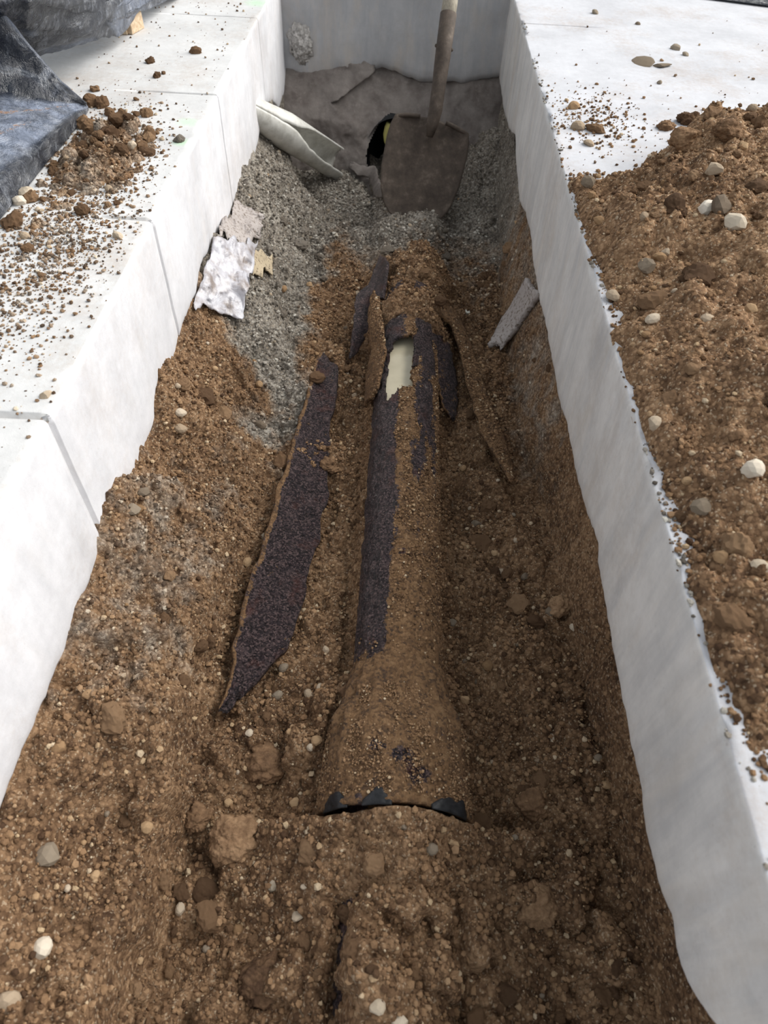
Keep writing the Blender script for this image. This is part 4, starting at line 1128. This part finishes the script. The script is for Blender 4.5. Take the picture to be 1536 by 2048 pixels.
for a in [
    (362, 826, 0.0095, 'stone', 'stone', 'upper of two pale stones on the left bank close below the slab'),
    (362, 858, 0.0105, 'stone', 'stone', 'lower of two pale stones on the left bank close below the slab'),
    (286, 985, 0.0110, 'grey', 'stone', 'grey upright stone on the left bank by the slab edge'),
    (268, 1020, 0.0100, 'grey', 'stone', 'flat grey stone just below the upright grey stone on the left bank'),
    (522, 852, 0.0110, 'grey', 'stone', 'grey stone in the pale gravel of the left bank'),
    (1146, 1256, 0.0070, 'white', 'stone', 'white pebble on the floor by the right bank'),
    (1105, 1477, 0.0065, 'white', 'stone', 'small white pebble right of the hub'),
    (1195, 1516, 0.0060, 'grey', 'stone', 'pale curved chip at the foot of the right bank'),
    (952, 1048, 0.0090, 'grey', 'stone', 'angular grey stone on the floor right of the pipe'),
    (905, 1247, 0.0085, 'grey', 'stone', 'grey stone touching the right side of the pipe'),
    (1100, 1225, 0.0100, 'grey', 'stone', 'dull grey stone in the hollow of the right floor'),
    (618, 1388, 0.0090, 'stone', 'stone', 'flat pale chip left of the pipe above the hub'),
    (652, 1300, 0.0060, 'stone', 'stone', 'small cream pebble left of the pipe'),
    (84, 1898, 0.0110, 'white', 'stone', 'cream white stone in the near left clump'),
    (20, 2002, 0.0100, 'stone', 'stone', 'pale stone at the near left corner of the trench'),
    (800, 2043, 0.0085, 'white', 'stone', 'white stone at the near end of the trench over the pipe'),
    (755, 2015, 0.0080, 'white', 'stone', 'long cream chip beside the nearest white stone'),
    (545, 1768, 0.0075, 'grey', 'stone', 'smooth grey pebble left of the buried pipe'),
    (95, 1712, 0.0140, 'grey', 'stone', 'light grey angular stone on the shelf of the left bank'),
]: single(*a, zfun=bedpipe_z)
for a in [
    (468, 1682, 0.030, 'clod', 'clod', 'big orange-brown clod left of the hub'),
    (400, 1640, 0.020, 'clod', 'clod', 'brown clod left of the big orange-brown clod'),
    (535, 1535, 0.030, 'clod', 'clod', 'wide flat orange-brown clod between the shard tip and the hub'),
    (1062, 1608, 0.022, 'clod', 'clod', 'rounded dark brown clod right of the hub'),
    (1070, 1810, 0.026, 'clod', 'clod', 'brown clod lying right of the buried pipe near the camera'),
    (1115, 1215, 0.024, 'clod', 'clod', 'smooth dark clod at the foot of the right bank'),
    (525, 1960, 0.026, 'clod', 'clod', 'dark brown clod near the bottom left of the pipe'),
    (660, 935, 0.020, 'clod', 'clod', 'orange-brown clod between the long shard and the pipe'),
    (700, 1385, 0.014, 'clod', 'clod', 'reddish clod on the pipe shoulder above the hub'),
]: single(*a, zfun=bed_z, big=True, flat=0.65)

# ------------------------------------------------------------------ black tarps on the left slab
def cloth(name, rows_px, nu, nv, label, wr, seed, dirtf=None, mat='tarp', painted_sheen=None):
    """rows_px: list of rows of (px, py, z); every row has the same count"""
    G = np.array([[atz(a, b, z) for a, b, z in row] for row in rows_px])
    R, C = G.shape[:2]
    ti = np.linspace(0, R-1, nv); tj = np.linspace(0, C-1, nu)
    A = np.stack([[np.interp(tj, np.arange(C), G[i, :, k]) for i in range(R)] for k in range(3)], 2)     # R, nu, 3
    V = np.stack([[np.interp(ti, np.arange(R), A[:, j, k]) for j in range(nu)] for k in range(3)], 2).transpose(1, 0, 2)
    for _ in range(2):
        W = V.copy(); W[1:-1, 1:-1] = (V[:-2, 1:-1]+V[2:, 1:-1]+V[1:-1, :-2]+V[1:-1, 2:]+4*V[1:-1, 1:-1])/8; V = W
    T = np.linspace(0, 1, nv)[:, None]; U = np.linspace(0, 1, nu)[None, :]
    n1 = fbm(U*5+T*2, T*7, seed, 4); n2 = np.abs(fbm(U*9-T*4, T*5, seed+4, 3))
    V[:, :, 2] += wr*(n1+0.7*n2)
    V[:, :, 1] += wr*0.5*fbm(U*7, T*9, seed+8, 3)
    V[:, :, 2] = np.maximum(V[:, :, 2], 0.002)
    me = mesh_np(name, V.reshape(-1, 3), grid_faces(nv, nu), True)
    dd = np.zeros((nv, nu)) if dirtf is None else dirtf(np.broadcast_to(U, (nv, nu)), np.broadcast_to(T, (nv, nu)))
    attr(me, 'dirt', dd)
    attr(me, 'painted_sheen', np.zeros((nv, nu)) if painted_sheen is None else painted_sheen(np.broadcast_to(U, (nv, nu)), np.broadcast_to(T, (nv, nu))))
    o = obj(name, me, M[mat]); md = o.modifiers.new('thickness', 'SOLIDIFY'); md.thickness = 0.0012; md.offset = 1
    return tag(o, label, 'tarp')
near_rows = [
    [(-90, 560, 0.0), (-45, 500, 0.0), (0, 442, 0.0), (60, 370, 0.0), (120, 298, 0.0), (165, 245, 0.0), (176, 222, 0.0)],
    [(-110, 480, 0.03), (-60, 425, 0.03), (-8, 372, 0.03), (52, 318, 0.028), (110, 270, 0.022), (160, 228, 0.012), (176, 217, 0.006)],
    [(-130, 400, 0.045), (-80, 360, 0.045), (-30, 322, 0.042), (35, 282, 0.038), (95, 248, 0.03), (150, 220, 0.018), (175, 214, 0.010)],
    [(-150, 300, 0.05), (-100, 270, 0.05), (-50, 250, 0.048), (15, 236, 0.042), (80, 225, 0.034), (140, 216, 0.022), (174, 212, 0.012)],
    [(-170, 190, 0.055), (-120, 185, 0.052), (-60, 185, 0.05), (0, 188, 0.046), (65, 198, 0.038), (130, 207, 0.026), (173, 210, 0.014)],
    [(-190, 60, 0.16), (-140, 55, 0.15), (-80, 70, 0.13), (-12, 95, 0.10), (55, 132, 0.075), (118, 178, 0.045), (172, 208, 0.018)],
    [(-200, -60, 0.22), (-150, -40, 0.20), (-70, -20, 0.18), (0, 18, 0.15), (65, 100, 0.095), (122, 165, 0.05), (172, 206, 0.02)],
    [(-200, -50, 0.10), (-150, -30, 0.09), (-70, -10, 0.08), (6, 30, 0.06), (68, 104, 0.04), (124, 168, 0.02), (172, 205, 0.006)],
]
def near_dirt(U, T):
    return 0.55*np.exp(-((T-0.43-0.06*(1-U))/0.025)**2)*sstep(0.1, 0.5, U) + 0.55*np.exp(-((T-0.36)/0.02)**2)*sstep(0.9, 0.5, U)
cloth('tarp', near_rows, 90, 110, 'near black plastic tarp with a pointed corner reaching toward the trench', 0.0045, 210, near_dirt, painted_sheen=lambda U, T: 0.85*sstep(0.16, 0.24, T)*sstep(0.58, 0.5, T) + 0.5*np.exp(-((T-0.86)/0.02)**2))  # pale sky reflection painted on the flat rows and the ridge
far_rows = [
    [(-120, 175, 0.012), (-40, 160, 0.014), (30, 140, 0.016), (110, 112, 0.022), (200, 88, 0.026), (230, 62, 0.032), (272, 33, 0.03), (356, -3, 0.004), (420, -45, 0.0)],
    [(-130, 130, 0.06), (-50, 120, 0.06), (25, 110, 0.06), (105, 96, 0.055), (190, 76, 0.05), (222, 50, 0.055), (264, 20, 0.05), (345, -14, 0.02), (410, -55, 0.012)],
    [(-140, 70, 0.12), (-60, 65, 0.12), (20, 62, 0.11), (90, 58, 0.10), (150, 40, 0.095), (225, 12, 0.085), (275, -10, 0.06), (330, -35, 0.04), (400, -75, 0.02)],
    [(-150, 0, 0.17), (-70, 0, 0.17), (10, 0, 0.165), (60, 5, 0.16), (110, -4, 0.15), (200, -30, 0.12), (260, -50, 0.09), (320, -70, 0.06), (390, -105, 0.03)],
    [(-160, -120, 0.19), (-80, -120, 0.19), (0, -120, 0.19), (50, -120, 0.18), (100, -120, 0.17), (190, -130, 0.15), (250, -140, 0.12), (310, -150, 0.08), (380, -170, 0.04)],
]
cloth('tarp', [q[1:] for q in far_rows], 110, 70, 'far black plastic tarp, its hem propped on a wooden block', 0.016, 230, lambda U, T: 0.35*np.exp(-((U-0.62)/0.05)**2-((T-0.3)/0.15)**2), painted_sheen=lambda U, T: 0.6*sstep(0.1, 0.4, fbm(U*6, T*3, 260, 3)+0.25*U))
# wooden block under the hem
b0 = atz(236, 72, 0.0); b1 = atz(272, 68, 0.0)
bc = (b0+b1)/2
block = empty('wood_block', (bc[0], bc[1]+0.012, 0), 'pale short wooden block under the hem of the far tarp', 'wood block')
w = float(np.linalg.norm(b1-b0))
for k, (dx, ww, yaw) in enumerate(((-w*0.22, w*0.52, 0.0), (w*0.26, w*0.44, -0.25))):
    bm = bmesh.new(); bmesh.ops.create_cube(bm, size=1.0)
    bmesh.ops.scale(bm, vec=(ww, 0.05, 0.034), verts=bm.verts); bmesh.ops.bevel(bm, geom=bm.edges[:], offset=0.0012, segments=1, affect='EDGES')
    me = bpy.data.meshes.new('board_end'); bm.to_mesh(me); bm.free()
    o = obj('board_end', me, M['lumber'], block, (dx, 0.012+0.004*k, 0.0172)); o.rotation_euler = (0, 0, yaw)
# dark sheet at the far right corner of the frame
c0, c1 = atz(1370, -6, 0.0), atz(1560, 18, 0.0)
n = 24; U, T = np.meshgrid(np.linspace(0, 1, n), np.linspace(0, 1, n))
base = c0[None, None]*(1-U)[..., None] + (c1+(c1-c0)*1.2)[None, None]*U[..., None]
base = base + np.array([0.1, 0.45, 0])[None, None]*T[..., None]
base[:, :, 2] = 0.003 + 0.012*sstep(0, 0.12, T) + 0.006*np.abs(fbm(U*5, T*5, 250, 3))*T
me = mesh_np('dark_sheet', base.reshape(-1, 3), grid_faces(n, n), True); attr(me, 'dirt', np.zeros(n*n))
o = obj('dark_sheet', me, M['tarp']); md = o.modifiers.new('thickness', 'SOLIDIFY'); md.thickness = 0.002; md.offset = 1
tag(o, 'dark sheet lying on the right slab at the far right corner', 'sheet')
